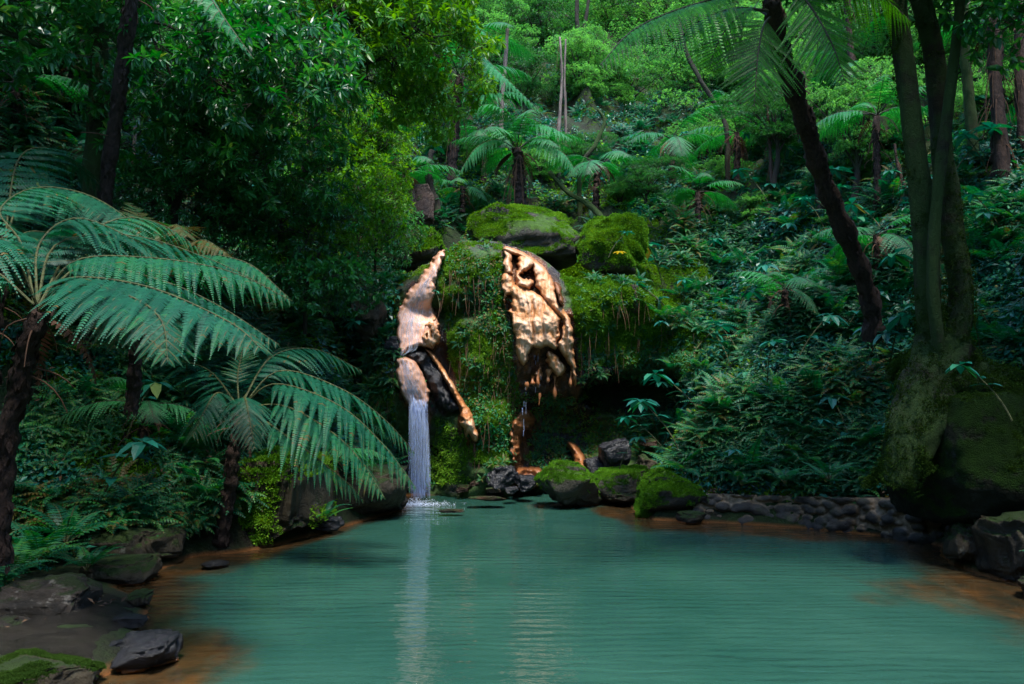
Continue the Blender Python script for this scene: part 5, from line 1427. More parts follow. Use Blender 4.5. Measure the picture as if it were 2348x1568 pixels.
for i, (u, v, Y, ru, rv) in enumerate(BGT):
    if 1050 < u < 1620 and v > 215: continue
    Y = Y * 1.3 if 900 < u < 1720 else Y * 1.12
    c = P(u, v, Y); k = ru * Y / F / 2.2 * 1.3 * rnd.uniform(.85, 1.2)
    zt = float(terrain(c[0], c[1])); c[2] = max(c[2], zt + 1.2 * k) if zt + 1.2 * k - c[2] < 1.5 else c[2]; hk = max(1.6 * k, c[2] - zt)
    me, mb, mt = PR[i % 5]
    root = empty('canopy_tree', c - np.array([0, 0, hk]), where(f"{adj[i % 8]} canopy tree on the far slope", u, v), 'tree', 'canopy trees behind the falls', rnd.uniform(0, 6.28))
    for nm_, m_ in (('crown', me), ('branches', mb), ('trunk', mt)):
        o = link(nm_, m_, root, (0, 0, hk)); o.scale = (k, k, k * rnd.uniform(.8, 1.1))

# leafy bushes standing on the slopes
for i, (u, v, Y, ru) in enumerate([(1480, 400, 18, 55), (1560, 470, 16.5, 45), (1650, 400, 16.5, 60), (1740, 470, 15, 45), (1820, 360, 15.5, 60), (1930, 520, 13.5, 40), (2020, 380, 14, 60), (2030, 200, 14.5, 60), (1900, 200, 16, 60), (1720, 280, 17, 60), (2280, 330, 13, 60), (2240, 480, 12.5, 40),
        (1010, 330, 20, 50), (1120, 340, 20.5, 50), (1240, 370, 20, 45), (1330, 340, 20.5, 50), (940, 400, 18.5, 45), (1420, 440, 18.5, 40), (690, 420, 13.4, 60), (790, 560, 13.4, 40), (620, 600, 12.2, 50), (560, 300, 14.5, 70), (860, 330, 17.5, 60)]):
    Y = snap(u, v, Y); c = P(u, v, Y); k = ru * Y / F / 2.2 * 1.35
    me, mb, mt = PR[(i * 2 + 1) % 5]; zt = float(terrain(c[0], c[1])); hk = max(.25, c[2] - zt)
    root = empty('bush', c - np.array([0, 0, hk]), where(f"{['rounded', 'loose', 'low', 'pale tipped'][i % 4]} leafy bush", u, v), 'bush', 'bushes on the slopes', i * 2.1)
    for nm_, m_ in (('crown', me), ('branches', mb)):
        o = link(nm_, m_, root, (0, 0, hk)); o.scale = (k, k, k * .8)

# mossy forked tree at the right
def forked_tree():
    Y = 9.3
    root = empty('mossy_tree', P(2150, 1000, Y), 'mossy many stemmed tree rooted over the huge boulder at the right', 'tree')
    st = [([(2160, 860, 9.4), (2132, 740, 9.4), (2122, 620, 9.35), (2110, 450, 9.3), (2093, 290, 9.25), (2068, 110, 9.2), (2045, -60, 9.1), (2020, -220, 9.0)], .145, .09),
          ([(2170, 860, 9.5), (2196, 760, 9.5), (2200, 660, 9.5), (2178, 500, 9.5), (2160, 330, 9.5), (2140, 120, 9.4), (2095, -60, 9.3), (2060, -250, 9.2)], .14, .105),
          ([(2160, 900, 9.3), (2150, 780, 9.15), (2138, 640, 9.05), (2150, 430, 9.0), (2172, 250, 8.95), (2195, 60, 8.9), (2205, -80, 8.8), (2215, -250, 8.7)], .07, .05),]
    for i, (pp, a, b) in enumerate(st):
        g = Geo(); tube(g, catmull(PP(pp), 60), np.linspace(a, b, 60), 22, rough=.2, seed=i, freq=4, stretch=1.8)
        part('stem', g, M['mossbark'], root, True)
    rts = [([(2165, 790, 9.4), (2125, 870, 9.3), (2100, 960, 9.1), (2080, 1040, 9.0), (2055, 1110, 9.0)], .30, .16),
           ([(2110, 930, 9.2), (2080, 1020, 9.2), (2040, 1070, 9.3), (1990, 1115, 9.5)], .15, .05),
           ([(2180, 800, 9.5), (2210, 850, 9.3), (2260, 868, 9.2), (2310, 870, 9.2), (2380, 890, 9.0)], .22, .09),
           ([(2170, 830, 9.3), (2215, 885, 9.0), (2270, 884, 8.9), (2330, 905, 8.9)], .12, .06),
           ([(2140, 850, 9.6), (2090, 830, 10.0), (2040, 860, 10.4)], .18, .08),
           ([(2165, 850, 9.4), (2150, 930, 9.1), (2120, 990, 8.95), (2095, 1070, 8.95)], .26, .12)]
    for i, (pp, a, b) in enumerate(rts):
        g = Geo(); tube(g, catmull(PP(pp), 40), np.linspace(a, b, 40), 20, rough=.3, seed=20 + i, freq=3.5)
        part('root', g, M['mossbark'], root, True)
    g = Geo(); leafy_crown(g, [bl(2000, -330, 8.2, 330, 120, 1.6), bl(2250, -300, 8.0, 300, 120, 1.8), bl(2450, -150, 8.5, 200, 200, 1.6), bl(2350, -420, 10, 300, 120, 1.6)], 'broad', 9, 77, 1.3)
    part('crown', g, [M['leather'], M['twig']], root)
forked_tree()

# bare trunks and snags
def snag(name, label, pp, r0, r1, mat, cat='dead trunk', rough=.3, group='bare trunks', seed=0, frayed=0, crownless=True):
    k = snap(*pp[0]) / pp[0][2]; pp = [(a, b, c * k) for a, b, c in pp]; r0 *= k * .8; r1 *= k * .75
    P0 = P(*pp[0]); zt = float(terrain(P0[0], P0[1]))
    W_ = PP(pp)
    if cat != 'log' and zt < P0[2]: W_ = [np.array([P0[0], P0[1], zt - .2])] + W_
    pts = catmull(W_, 70)
    base = pts[0]
    root = empty(name, base, label, cat, group)
    g = Geo(); tube(g, pts, np.linspace(r0, r1, 70), 14, rough=rough, seed=seed, freq=9, stretch=2.5)
    part('trunk', g, M[mat], root, True)
    if frayed:
        g = Geo(); rg = np.random.default_rng(seed)
        for k in range(frayed):
            s = pts[rg.integers(16, 69)]; a = rg.uniform(0, 6.28); L = rg.uniform(.25, .9)
            d = np.array([math.cos(a), math.sin(a), 0]) * (r0 + .03)
            tube(g, bez([s, s + d * 1.3 + [0, 0, -.2 * L], s + d * rg.uniform(1, 2) + [0, 0, -L]], 6), [.012, .004], 4, cap=False, rough=.3)
        part('hanging_stalks', g, M['dead'], root, True)
    return root
snag('snag', 'tall pale broken snag standing left of the twin snags at top centre', [(1148, 345, 20.5), (1150, 250, 20.5), (1158, 150, 20.5), (1163, 66, 20.5)], .085, .06, 'palebark', seed=1)
snag('snag', 'pale peeling snag on the left of a close pair above the crest', [(1280, 320, 20.5), (1284, 250, 20.5), (1288, 170, 20.5), (1283, 85, 20.5)], .08, .03, 'palebark', seed=2, frayed=5)
snag('snag', 'darker right hand snag of the close pair above the crest', [(1297, 330, 20.8), (1296, 250, 20.8), (1294, 170, 20.8), (1297, 90, 20.8)], .06, .03, 'palebark', seed=3, frayed=4)
snag('slanting_trunk', 'thin dark trunk slanting down right below the backlit fronds', [(1665, 300, 15), (1640, 240, 15), (1600, 175, 15), (1570, 110, 15), (1556, 40, 15)], .06, .045, 'bark', 'trunk', seed=4)
snag('dead_fern_trunk', 'broken brown stub trunk rising beside the leaning fern trunk', [(1880, 480, 12.8), (1870, 330, 12.8), (1852, 230, 12.8), (1840, 165, 12.8)], .085, .05, 'fernbark', seed=5, frayed=8)
snag('lichen_trunk', 'thin shaggy trunk spotted with lichen right of the leaning fern', [(1968, 430, 13.2), (1962, 300, 13.2), (1955, 180, 13.2), (1945, 60, 13.2), (1940, -60, 13)], .075, .06, 'fernbark', 'trunk', seed=6, frayed=10)
snag('ragged_trunk', 'ragged black fern trunk hung with dead stalks near the right edge', [(2300, 420, 11.5), (2290, 290, 11.5), (2280, 150, 11.5), (2270, 0, 11.5), (2265, -90, 11.5)], .13, .11, 'fernbark', 'trunk', seed=7, frayed=40)
snag('ragged_trunk', 'second ragged dark trunk cut by the right edge', [(2345, 350, 11), (2340, 220, 11), (2335, 80, 11), (2330, -60, 11)], .09, .08, 'fernbark', 'trunk', seed=8, frayed=20)
snag('smooth_trunk', 'smooth grey green trunk between the mossy forked tree and the ragged trunk', [(2235, 370, 12.5), (2222, 250, 12.5), (2212, 120, 12.5), (2205, -60, 12.5)], .11, .09, 'mossbark', 'trunk', seed=9)
snag('snag', 'small brown hanging snag with stubs below the centre fronds', [(1768, 420, 13.5), (1765, 340, 13.5), (1758, 240, 13.5)], .04, .03, 'fernbark', seed=10, frayed=10)
snag('snag', 'short brown snag low on the right slope', [(1767, 735, 13.4), (1765, 690, 13.4), (1758, 640, 13.4)], .045, .03, 'fernbark', seed=11, frayed=3)
snag('snag', 'thin snag with hanging stalks right of the stub trunk', [(2080, 440, 13), (2060, 390, 13), (2050, 330, 13)], .04, .03, 'fernbark', seed=12, frayed=6)
snag('tree_stump', 'black twisted stump with a side branch above the rust streaked slab', [(1000, 478, 17.6), (990, 440, 17.6), (983, 400, 17.6), (986, 360, 17.6), (992, 345, 17.6)], .10, .09, 'bark', 'stump', rough=.5, seed=13)
snag('leaning_trunk', 'dark trunk leaning right between the left tree and the big fern', [(395, 520, 11.5), (420, 400, 11.5), (455, 300, 11.5), (475, 200, 11.5)], .07, .05, 'mossbark', 'trunk', seed=14)
snag('leaning_trunk', 'thin pale trunk glimpsed in the shade at upper left centre', [(300, 430, 12.5), (310, 280, 12.5), (305, 120, 12.5), (300, -20, 12.5)], .035, .03, 'palebark', 'trunk', seed=15)
snag('fallen_log', 'mossy fallen log slanting down right behind the domed crest boulder', [(1400, 520, 17.9), (1350, 470, 18.2), (1300, 440, 18.6), (1260, 395, 19.0)], .09, .06, 'mossbark', 'log', seed=16)
snag('background_trunk', 'bare background trunk high at top centre left of the pair', [(1330, 100, 27), (1322, 40, 27), (1325, -40, 27)], .10, .08, 'bark', 'trunk', seed=17)
snag('background_trunk', 'bare background trunk high at top centre right of its neighbour', [(1338, 90, 27), (1345, 30, 27), (1356, -40, 27)], .09, .07, 'bark', 'trunk', seed=18)
snag('curved_trunk', 'moss covered trunk curving up left in the bushes right of the snags', [(1330, 390, 19), (1365, 330, 19), (1385, 280, 19), (1370, 250, 19)], .08, .05, 'mossbark', 'trunk', seed=19)
snag('slender_trunk', 'slender vertical trunk with moss below the left tree', [(408, 900, 10.4), (402, 820, 10.4), (408, 760, 10.4)], .05, .04, 'mossbark', 'trunk', seed=20)

# unseen trees added behind and beside the camera to block low-angle light
for i, (x, y, hgt, k) in enumerate([(-9, 3, 5.5, 1.5), (-10, -3, 5, 1.6), (-6, -8, 5, 1.6), (0, -10, 5.5, 1.7), (6, -8, 5, 1.6), (10, -3, 5, 1.6), (10, 3, 6, 1.5), (-4, -5.5, 7.5, 1.4), (4, -5.5, 7.5, 1.4), (9.5, 7, 9, 1.6), (8, 1, 8.5, 1.4), (-7.5, -1, 8.5, 1.4)]):
    me, mb, mt = PR[i % 5]; zt = float(terrain(x, y))
    nm0 = ['left', 'far left rear', 'rear left', 'rear', 'rear right', 'far right rear', 'right', 'inner rear left', 'inner rear right', 'tall right flank', 'tall right rear', 'tall left rear'][i]
    root = empty('canopy_tree', (x, y, zt), f'unseen light blocking tree added on the {nm0} side of the clearing outside the photo', 'tree', 'added shade trees around the clearing', i * 1.3)
    for nm_, m_ in (('crown', me), ('branches', mb), ('trunk', mt)):
        o = link(nm_, m_, root, (0, 0, hgt - zt)); o.scale = (k, k, k * 1.3)
# ------------------------------------------------------------------ plants one can pick out
GF = [fern_clump_geo(300 + i, 9, .5, 15).mesh('leaves', [M['fern'], M['stem']]) for i in range(5)]
GG = [ginger_geo(330 + i).mesh('leaves', [M['ginger'], M['stem']]) for i in range(6)]
def single(name, me, p, nrm_, sc, look, u, v, cat, group, rot):
    o = link(name, me, None, p - np.array([0, 0, .03])); o.scale = (sc, sc, sc); o.rotation_euler = (rnd.uniform(-.2, .2) - nrm_[1] * -.0, rnd.uniform(-.2, .2), rot)
    tag(o, where(look, u, v), cat, group)
RS = [(1500, 520), (1600, 380), (2050, 430), (2090, 860), (2040, 1100), (1640, 1120), (1480, 1060), (1560, 900), (1500, 700)]
LFT = [(100, 900), (500, 830), (900, 640), (900, 1000), (700, 1030), (400, 1180), (120, 1250)]
UPR = [(1560, 330), (2347, 250), (2347, 850), (2200, 850), (2050, 700)]
CEN = [(880, 330), (1560, 330), (1480, 500), (1000, 540), (880, 560)]
for lst, n, sd in ((RS, 80, 1), (LFT, 34, 2), (CEN, 22, 3), (UPR, 24, 4)):
    for i, (p, nn, u, v, dd) in enumerate(zone(lst, n, sd)):
        look = ['arching green fern', 'small fern tuft', 'spreading fern', 'shaded fern clump'][i % 4]
        single('fern_plant', GF[i % 5], p, nn, rnd.uniform(1.0, 1.9), look, u, v, 'fern', 'ferns on the banks', rnd.uniform(0, 6.28))
for lst, n, sd in ((RS, 56, 11), (UPR, 30, 12), (CEN, 14, 13), (LFT, 10, 14)):
    for i, (p, nn, u, v, dd) in enumerate(zone(lst, n, sd)):
        look = ['broad leaved plant', 'glossy whorled plant', 'blue green whorled plant', 'drooping broad leaved plant'][i % 4]
        single('ginger_plant', GG[i % 6], p, nn, rnd.uniform(.9, 1.7), look, u, v, 'plant', 'broad leaved plants on the banks', rnd.uniform(0, 6.28))
# picked by hand
for (u, v, Y, me, sc, nm, lb, ct) in [
    (90, 1290, 7.6, GF[0], 1.4, 'fern_plant', 'green fern arching over the speckled boulder at lower left', 'fern'),
    (40, 1310, 7.0, GF[1], 1.2, 'fern_plant', 'feathery fern at the left edge beside the speckled boulder', 'fern'),
    (150, 1250, 8.2, GF[2], 1.5, 'fern_plant', 'dark fern between the long low boulder and the left edge', 'fern'),
    (200, 1310, 8.0, GF[3], 1.0, 'fern_plant', 'fern with hanging tips left of the flat topped boulder', 'fern'),
    (10, 1340, 6.7, GF[4], .9, 'fern_plant', 'bright small fern cut by the left edge', 'fern'),
    (740, 1195, 11.0, GF[2], .9, 'fern_plant', 'fern growing in the cleft between the two brown shore boulders', 'fern'),
    (1008, 705, 14.5, GG[1], .55, 'ginger_plant', 'small bright leafy sprig beside the upper chute', 'plant'),
    (1420, 1075, 13.8, GG[2], .9, 'ginger_plant', 'drooping plant growing from the lower green moss boulder', 'plant'),
    (1395, 590, 15.4, GG[3], .8, 'ginger_plant', 'blue leaved plant on the bright mossy mound', 'plant'),
    (2320, 965, 7.9, GG[4], .9, 'ginger_plant', 'lone blue green whorl hanging in front of the huge boulder', 'plant'),
    (1800, 1110, 11.8, GF[3], 1.1, 'fern_plant', 'upright fern above the middle of the rubble wall', 'fern'),
    (1900, 1100, 11.2, GF[1], 1.2, 'fern_plant', 'light fern drooping over the rubble wall', 'fern'),
    (1700, 1115, 12.2, GF[0], 1.0, 'fern_plant', 'bright fern above the left part of the rubble wall', 'fern')]:
    p = P(u, v, Y)
    o = link(nm, me, None, p); o.scale = (sc,) * 3; o.rotation_euler = (0, 0, rnd.uniform(0, 6.28))
    tag(o, lb, ct, 'ferns on the banks' if ct == 'fern' else 'broad leaved plants on the banks')
# yellowing plant on the mound
g = Geo(); v_, q_, t_ = LTW
k = 7; az = np.arange(k) * .9; d = np.stack([np.cos(az), np.sin(az), np.full(k, .1)], -1)
c = P(1420, 578, 15.2); tube(g, [P(1415, 610, 15.5), c], [.006, .004], 5, mat=1)
place(g, v_, q_, t_, frames(d, UP), np.repeat(c[None], k, 0), .14, .5, 0)
o = link('yellow_plant', g.mesh('yellow_plant', [M['yellowleaf'], M['stem']], origin=c), loc=c); tag(o, 'yellowing leafy sprig on the bright mossy mound', 'plant')

# ------------------------------------------------------------------ undergrowth nobody could count
def stuff(name, g, mats, label):
    o = link(name, g.mesh(name, mats)); tag(o, label, None, None, 'stuff'); return o
def scatter(name, label, zones, tgs, mats, sc=(.7, 1.2), seed=0, align=.3, dt=0.0, out_=0.0, patch=True, patch_lo=-.05):
    rg = np.random.default_rng(seed); P_, N_ = [], []
    for poly, n, *tr in zones:
        z = zone(poly, n, seed + len(P_), tr[0] if tr else None)
        if patch:
            pk = fbm(np.array([a[0] for a in z]) * np.array([.9, .9, 1.3]) + seed * 7.7, 3, seed)
            z = [a for a, k in zip(z, pk) if k > patch_lo + rg.normal(0, .12)]
        if name in ('moss', 'creeping_leaves', 'cliff_ferns') and len(z):
            sm_ = stain_map(np.array([a[2] for a in z]), np.array([a[3] for a in z]))
            z = [a for a, k in zip(z, sm_) if k < rg.uniform(.3, .8)]
        P_ += [a[0] for a in z]; N_ += [a[1] for a in z]
    P_ = np.array(P_); N_ = np.array(N_); w = rg.integers(0, len(tgs), len(P_))
    g = Geo()
    for i, tg_ in enumerate(tgs):
        m = w == i; k = m.sum()
        if not k: continue
        up = nrm(UP * (1 - align) + N_[m] * align + rg.normal(0, .12, (k, 3)))
        f = rand_dirs(k, rg); f = nrm(f - up * np.sum(f * up, 1)[:, None])
        R = np.stack([np.cross(f, up), f, up], -1)
        merge_inst(g, tg_, R, P_[m] + N_[m] * out_, rg.uniform(*sc, k) * (1 + .5 * np.clip(fbm(P_[m] * .8 + seed, 2, seed + 3), -.7, .8)), rg.normal(dt, .1, k) + .32 * fbm(P_[m] * .55 + seed * 3., 3, seed + 9))
    return stuff(name, g, mats, label)
FTG = [fern_clump_geo(400 + i, 7, .42, 11) for i in range(6)]
FTS = [fern_clump_geo(420 + i, 6, .26, 8) for i in range(5)]
def sprig(seed, n=7, L=.09, leaf=.05, wide=True):
    rg = np.random.default_rng(seed); g = Geo(); v, q, t = leaf_s(.55 if wide else .35, .2)
    p = rg.normal(0, L * .5, (n, 3)); p[:, 2] = np.abs(p[:, 2])
    d = rand_dirs(n, rg); d[:, 2] = np.abs(d[:, 2]) * .6
    place(g, v, q, t, frames(d, UP + rg.normal(0, .4, (n, 3))), p, leaf * rg.uniform(.6, 1.3, n), np.clip(rg.normal(.5, .2, n), 0, 1))
    return g
SPG = [sprig(440 + i) for i in range(6)]; SPB = [sprig(450 + i, 8, .14, .085) for i in range(6)]
def mosst(seed, n=16, L=.05, h=.035):
    rg = np.random.default_rng(seed); g = Geo(); v, q, t = leaf_s(.5, .3)
    p = rg.normal(0, L * .5, (n, 3)); p[:, 2] = 0
    d = rand_dirs(n, rg) * .7 + UP
    place(g, v, q, t, frames(d, rand_dirs(n, rg)), p, h * rg.uniform(.5, 1.3, n), np.clip(rg.normal(.5, .22, n), 0, 1))
    return g
MS = [mosst(460 + i) for i in range(6)]
SLR = [(1570, 620), (1500, 430), (1700, 330), (2060, 300), (2090, 830), (2060, 1120), (1950, 1140), (1600, 1130), (1480, 1070), (1440, 1010), (1540, 950), (1590, 850), (1600, 740)]
FR = [(2180, 250), (2347, 250), (2347, 890), (2210, 860)]
LB = [(0, 620), (400, 560), (700, 480), (900, 560), (910, 700), (900, 1110), (700, 1060), (420, 1230), (230, 1230), (60, 1300), (0, 1350)]
TOPC = [(640, 150), (1700, 150), (1650, 430), (1480, 520), (1010, 540), (860, 620), (700, 500)]
ULT = [(0, 0), (650, 0), (700, 500), (300, 620), (0, 620)]
scatter('undergrowth_ferns', 'dense fern undergrowth covering the banks', [(SLR, 3000), (FR, 500), (LB, 1900), (TOPC, 1600), (ULT, 500)], FTG, [M['fern'], M['stem']], (.7, 1.25), 1, .45)
scatter('low_ferns', 'small low ferns filling gaps on the slopes', [(SLR, 2200), (LB, 1500), (TOPC, 600)], FTS, [M['fern'], M['stem']], (.7, 1.3), 2, .7, .1)
scatter('creeping_plants', 'creeping leafy plants over the banks', [(SLR, 7000), (FR, 2000), (LB, 6500), (TOPC, 8000), (ULT, 2000)], SPB, [M['ginger'], M['stem']], (.7, 1.3), 3, .6)
scatter('leafy_shoots', 'bright leafy shoots above the crest', [([(860, 300), (1100, 300), (1500, 350), (1480, 500), (1300, 460), (1010, 520), (900, 560), (760, 620), (700, 520)], 1800)], SPB, [M['bright'], M['stem']], (.8, 1.4), 4, .4)
# banks beside and behind the picture keep their cover too
def side_cover(name, label, rects, tgs, mats, sc, seed, align=.5, dt=0.0):
    rg = np.random.default_rng(seed); X, Y = [], []
    for x0, x1, y0, y1, n in rects:
        X.append(rg.uniform(x0, x1, n)); Y.append(rg.uniform(y0, y1, n))
    X = np.concatenate(X); Y = np.concatenate(Y); keep = poly_sd(X, Y, pool) > .25
    X, Y = X[keep], Y[keep]; Z = terrain(X, Y); e_ = .08
    N_ = nrm(np.stack([-(terrain(X + e_, Y) - Z) / e_, -(terrain(X, Y + e_) - Z) / e_, np.ones_like(Z)], -1))
    P_ = np.stack([X, Y, Z], -1); k_ = np.linalg.norm(P_[:, :2] - CAM[:2], axis=1) > 1.6; P_, N_ = P_[k_], N_[k_]
    w = rg.integers(0, len(tgs), len(P_)); g = Geo()
    for i, tg_ in enumerate(tgs):
        m = w == i; k = m.sum(); up = nrm(UP * (1 - align) + N_[m] * align)
        f = rand_dirs(k, rg); f = nrm(f - up * np.sum(f * up, 1)[:, None])
        merge_inst(g, tg_, np.stack([np.cross(f, up), f, up], -1), P_[m], rg.uniform(*sc, k), rg.normal(dt, .1, k))
    return stuff(name, g, mats, label)
SIDE = [(5.2, 10, .5, 9, 500), (4.6, 11, 7, 16, 500), (-10, -4.6, .5, 9, 500), (-12, -6, 7, 16, 300), (-9, 9, -8, 1, 400)]
side_cover('bank_ferns', 'fern undergrowth covering the banks beside the pool', SIDE, FTG, [M['fern'], M['stem']], (.8, 1.3), 41)
side_cover('bank_creepers', 'leafy creepers on the banks beside the pool', [r[:4] + (r[4] * 5,) for r in SIDE], SPB + MS[:3], [M['ginger'], M['stem']], (.8, 1.5), 42, .7)
# cliff cover
CB_only = (CB,)
CL = [(890, 620), (1000, 596), (1060, 552), (1160, 560), (1150, 700), (1190, 850), (1180, 1060), (1000, 1100), (900, 1100), (880, 900), (905, 800)]
MND = [(1010, 580), (1060, 550), (1150, 556), (1150, 700), (1180, 850), (1190, 900), (1170, 1060), (1060, 1080), (1070, 930), (1030, 820), (1020, 720), (1005, 650)]
CR = [(1320, 640), (1450, 630), (1600, 760), (1600, 870), (1560, 840), (1480, 830), (1370, 840), (1330, 850), (1325, 700)]
LOWC = [(1000, 950), (1180, 1060), (1160, 1110), (960, 1110), (1000, 1000)]
UNDER = [(1180, 900), (1540, 900), (1530, 1040), (1200, 1080)]
scatter('moss', 'thick green moss on the falls', [(MND, 10000, CB_only), (CR, 4500, CB_only), (LOWC, 800, CB_only), ([(1330, 640), (1400, 560), (1500, 600), (1560, 800), (1400, 800)], 2500, CB_only), (UNDER, 900, CB_only), ([(870, 640), (905, 700), (905, 800), (900, 1100), (850, 1100), (850, 700)], 1500, CB_only)], MS, [M['mossleaf'], M['stem']], (.6, 1.25), 5, .9, 0.06, patch_lo=-.45)
scatter('moss_carpet', 'moss carpet on the slopes between the ferns', [(SLR, 6000), (LB, 3500), (FR, 1500), (TOPC, 2500)], MS, [M['mossleaf'], M['stem']], (1.0, 2.2), 15, .9, -.1, patch_lo=-.2)
BARE = [(1240, 560), (1340, 560), (1420, 560), (1500, 500), (1640, 620), (1640, 800), (1500, 720), (1330, 660)]
scatter('crest_cover', 'mossy leafy cover behind the crest', [(BARE, 4500), ([(1268, 598), (1345, 590), (1350, 770), (1325, 770), (1312, 690), (1290, 640)], 1500), ([(860, 560), (1010, 560), (1020, 600), (900, 660)], 500)], MS, [M['mossleaf'], M['stem']], (.7, 1.5), 16, .8, -.1, patch=False)
scatter('crest_ferns', 'ferns and leafy sprigs around the mossy crest', [(BARE, 420), ([(860, 560), (1010, 560), (1020, 600), (900, 660)], 60)], FTS + SPB, [M['fern'], M['stem']], (.6, 1.2), 17, .6, .1)
scatter('creeping_leaves', 'small leaves creeping over the mossy falls', [(MND, 550, CB_only), (CR, 800, CB_only), (LOWC, 500, CB_only), (UNDER, 700, CB_only), (CL, 500, CB_only)], SPG, [M['fern'], M['stem']], (.7, 1.3), 6, .8, .1, .03)
scatter('cliff_ferns', 'little ferns hanging on the wet cliff', [(MND, 110, CB_only), (CR, 130, CB_only), (UNDER, 160, CB_only), ([(870, 640), (905, 700), (905, 800), (900, 1100), (850, 1100), (850, 700)], 160, CB_only), (LOWC, 90, CB_only)], FTS, [M['fern'], M['stem']], (.35, .75), 7, .8)
# moss coats on the boulders, a part of each
def moss_coat(label, n, kind=MS, seed=0, sc=(.8, 1.5), nz=.15, mat='mossleaf', front=True):
    o, g = ROCKS[label]
    v, q, *_ = g.arrays()
    a, b, c, d = v[q[:, 0]], v[q[:, 1]], v[q[:, 2]], v[q[:, 3]]
    nn = np.cross(c - a, d - b); ar = np.linalg.norm(nn, axis=1); nn = nrm(nn); cen = (a + b + c + d) / 4
    oc = np.array(o.location)
    fl = np.sum(nn * (cen - oc), 1) < 0; nn[fl] *= -1
    ns = fbm(cen * 1.6, 3, 7)
    w = ar * np.clip((nn[:, 2] - nz) * 2 + ns * 2.0, 0, 1) * (nn[:, 1] < .5)
    rg = np.random.default_rng(seed)
    i = rg.choice(len(w), n, p=w / w.sum())
    r1, r2 = rg.random((2, n, 1))
    p = (a[i] * (1 - r1) + b[i] * r1) * (1 - r2) + (d[i] * (1 - r1) + c[i] * r1) * r2
    N_ = nn[i]; gg = Geo(); w_ = rg.integers(0, len(kind), n)
    for k, tg_ in enumerate(kind):
        m = w_ == k
        f = rand_dirs(m.sum(), rg); up = N_[m]; f = nrm(f - up * np.sum(f * up, 1)[:, None])
        merge_inst(gg, tg_, np.stack([np.cross(f, up), f, up], -1), p[m], rg.uniform(*sc, m.sum()), rg.normal(-.05, .05, m.sum()) + .3 * fbm(p[m] * 3., 3, 9))
    me = gg.mesh('moss', [M[mat], M['stem']], origin=oc)
    link('moss', me, o)
moss_coat('big domed mossy boulder sitting on the crest above the flowstone curtain', 5000, seed=1, nz=.25, sc=(.5, 1.1))
moss_coat('angular mossy boulder left of the crest where the upper chute begins', 900, seed=2, nz=.3)
moss_coat('bright mossy mound right of the big domed crest boulder', 6000, seed=3, nz=-.3, sc=(.5, 1.1))
moss_coat('large moss topped boulder in the water in front of the falls', 4500, seed=4, nz=.2, sc=(.25, .55))
moss_coat('lower green moss boulder leaning on the right of the moss topped one', 4000, seed=5, nz=.1, sc=(.25, .55))
moss_coat('round grass and moss covered boulder at the left end of the rubble wall', 6500, seed=6, nz=-.1, sc=(.3, .6))
moss_coat('moss covered boulder in the bottom left corner', 9000, seed=7, nz=.1, sc=(.16, .32), mat='mossdark')
moss_coat('massive mossy brown boulder face on the left shore behind the small tree fern', 2200, seed=8, nz=.2)
moss_coat('mossy rock under hanging roots left of the small tree fern', 2500, seed=9, nz=-.1)
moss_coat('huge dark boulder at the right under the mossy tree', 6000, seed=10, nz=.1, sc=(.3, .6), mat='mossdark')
# leaf litter
scatter('leaf_litter', 'dry leaf litter on the banks', [([(300, 950), (600, 900), (760, 1000), (560, 1060), (380, 1080)], 700), ([(0, 1400), (260, 1380), (100, 1500), (0, 1520)], 160), ([(1560, 1100), (2050, 1100), (2050, 1140), (1600, 1140)], 260), ([(2200, 850), (2347, 700), (2347, 900)], 300), (LB, 900), (SLR, 700)],
        [sprig(480 + i, 5, .1, .05, False) for i in range(4)], [M['litter'], M['litter']], (.6, 1.3), 8, .9)
# fallen yellow leaves on the slab
for i, (u, v) in enumerate([(140, 1382), (160, 1402), (228, 1440), (92, 1480), (180, 1385)]):
    p = P(u, v, 7.1 if v < 1410 else 6.3); h = G(u, v, .13)
    g = Geo(); place(g, *LTW, frames(np.array([[math.cos(i * 2.), math.sin(i * 2.), 0.0]]), UP), np.zeros((1, 3)), .07, .5)
    o = link('fallen_leaf', g.mesh('fallen_leaf', M['yellowleaf']), loc=h)
    tag(o, ['yellow leaf on the speckled boulder top', 'long yellow leaf lying at the speckled boulder foot', 'bright yellow leaf on the wet slab', 'green yellow leaf near the slab edge', 'pale leaf on the right of the speckled boulder'][i], 'leaf', 'fallen leaves')

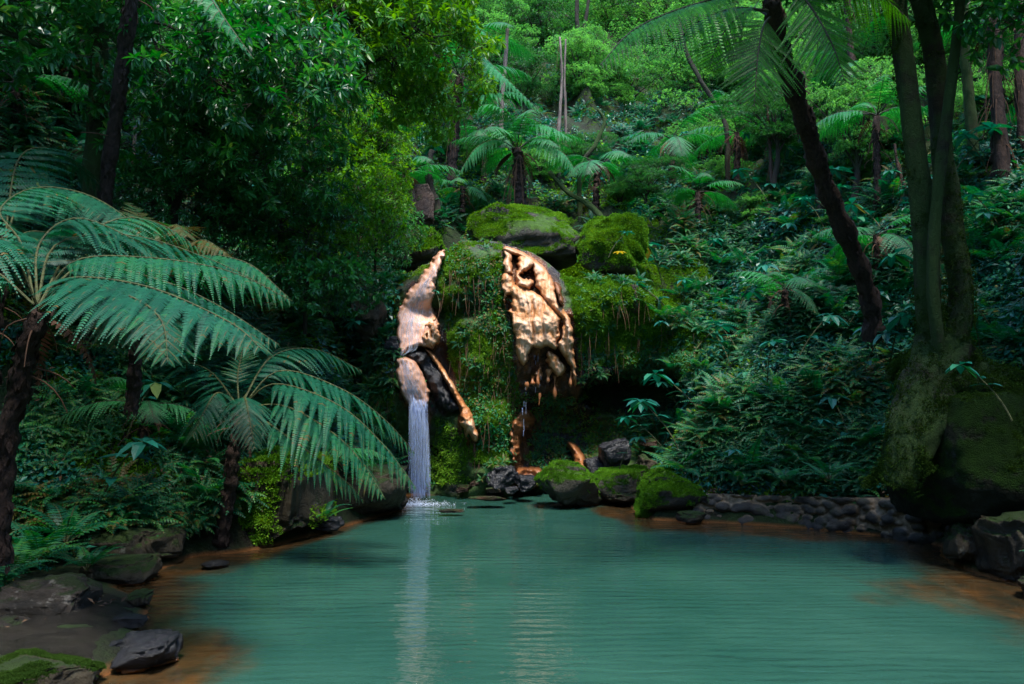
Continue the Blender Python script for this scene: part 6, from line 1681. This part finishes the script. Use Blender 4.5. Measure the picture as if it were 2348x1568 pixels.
# hanging greenery along the lip of the hollow and a moss coat on the forked tree
scatter('hanging_plants', 'trailing leaves hanging over the dark hollow', [([(1330, 820), (1400, 800), (1500, 790), (1590, 820), (1590, 880), (1330, 890)], 420, CB_only)], FTS[:2] + SPG, [M['fern'], M['stem']], (.4, .9), 31, .9, -.1, patch=False)
for ob in [o for o in bpy.data.objects if o.name.split('.')[0] in ('root',) and o.parent and o.parent.name.startswith('mossy_tree')] + [o for o in bpy.data.objects if o.name.split('.')[0] == 'stem' and o.parent][:2]:
    me = ob.data; n = len(me.vertices); co = np.zeros(n * 3, np.float32); me.vertices.foreach_get('co', co); co = co.reshape(-1, 3).astype(float)
    no = np.zeros(n * 3, np.float32); me.vertices.foreach_get('normal', no); no = no.reshape(-1, 3).astype(float)
    loc = np.array(ob.parent.location); zz = co[:, 2] + loc[2]
    k = fbm((co + loc) * 2.0, 3, 4) + sst(3.4, 2.3, zz) * .5 + no[:, 2] * .5 + (no[:, 0] < 0) * .15
    idx = np.nonzero(k > .25)[0]
    if len(idx) < 10: continue
    idx = RN.choice(idx, min(1400, len(idx) * 3)); gg = Geo()
    p = co[idx] + RN.normal(0, .025, (len(idx), 3)); up = nrm(no[idx]); f = rand_dirs(len(idx)); f = nrm(f - up * np.sum(f * up, 1)[:, None])
    w_ = RN.integers(0, len(MS), len(idx))
    for q in range(len(MS)):
        m = w_ == q
        merge_inst(gg, MS[q], np.stack([np.cross(f[m], up[m]), f[m], up[m]], -1), p[m], RN.uniform(.35, .75, m.sum()), RN.normal(-.1, .1, m.sum()))
    link('moss', gg.mesh('moss', [M['mossdark'], M['stem']]), ob)

def hanging_roots(zones, label, seed):
    rg = np.random.default_rng(seed); g = Geo()
    for poly, n, tr in zones:
        for p, nn, u, v, dd in zone(poly, n, seed, tr):
            p = p + nn * .03; L = rg.uniform(.15, .6); s_ = np.array([rg.normal(0, .06), rg.normal(0, .03) - .04, -L])
            q = p + s_; m = (p + q) / 2 + [rg.normal(0, .03), -.05, 0]
            tube(g, bez([p, m, q], 6), [.006, .002], 3, cap=False, tint=rg.uniform(.1, .9))
    stuff('hanging_roots', g, [M['dead']], label)
hanging_roots([(MND, 150, CB_only), (CR, 60, CB_only), ([(640, 620), (900, 620), (900, 1000), (650, 960)], 260, None), ([(380, 1000), (700, 960), (700, 1100), (400, 1180)], 180, None), (SLR, 160, None), (FR, 120, None)], 'dry roots and dead stalks hanging on the banks and the falls', 71)
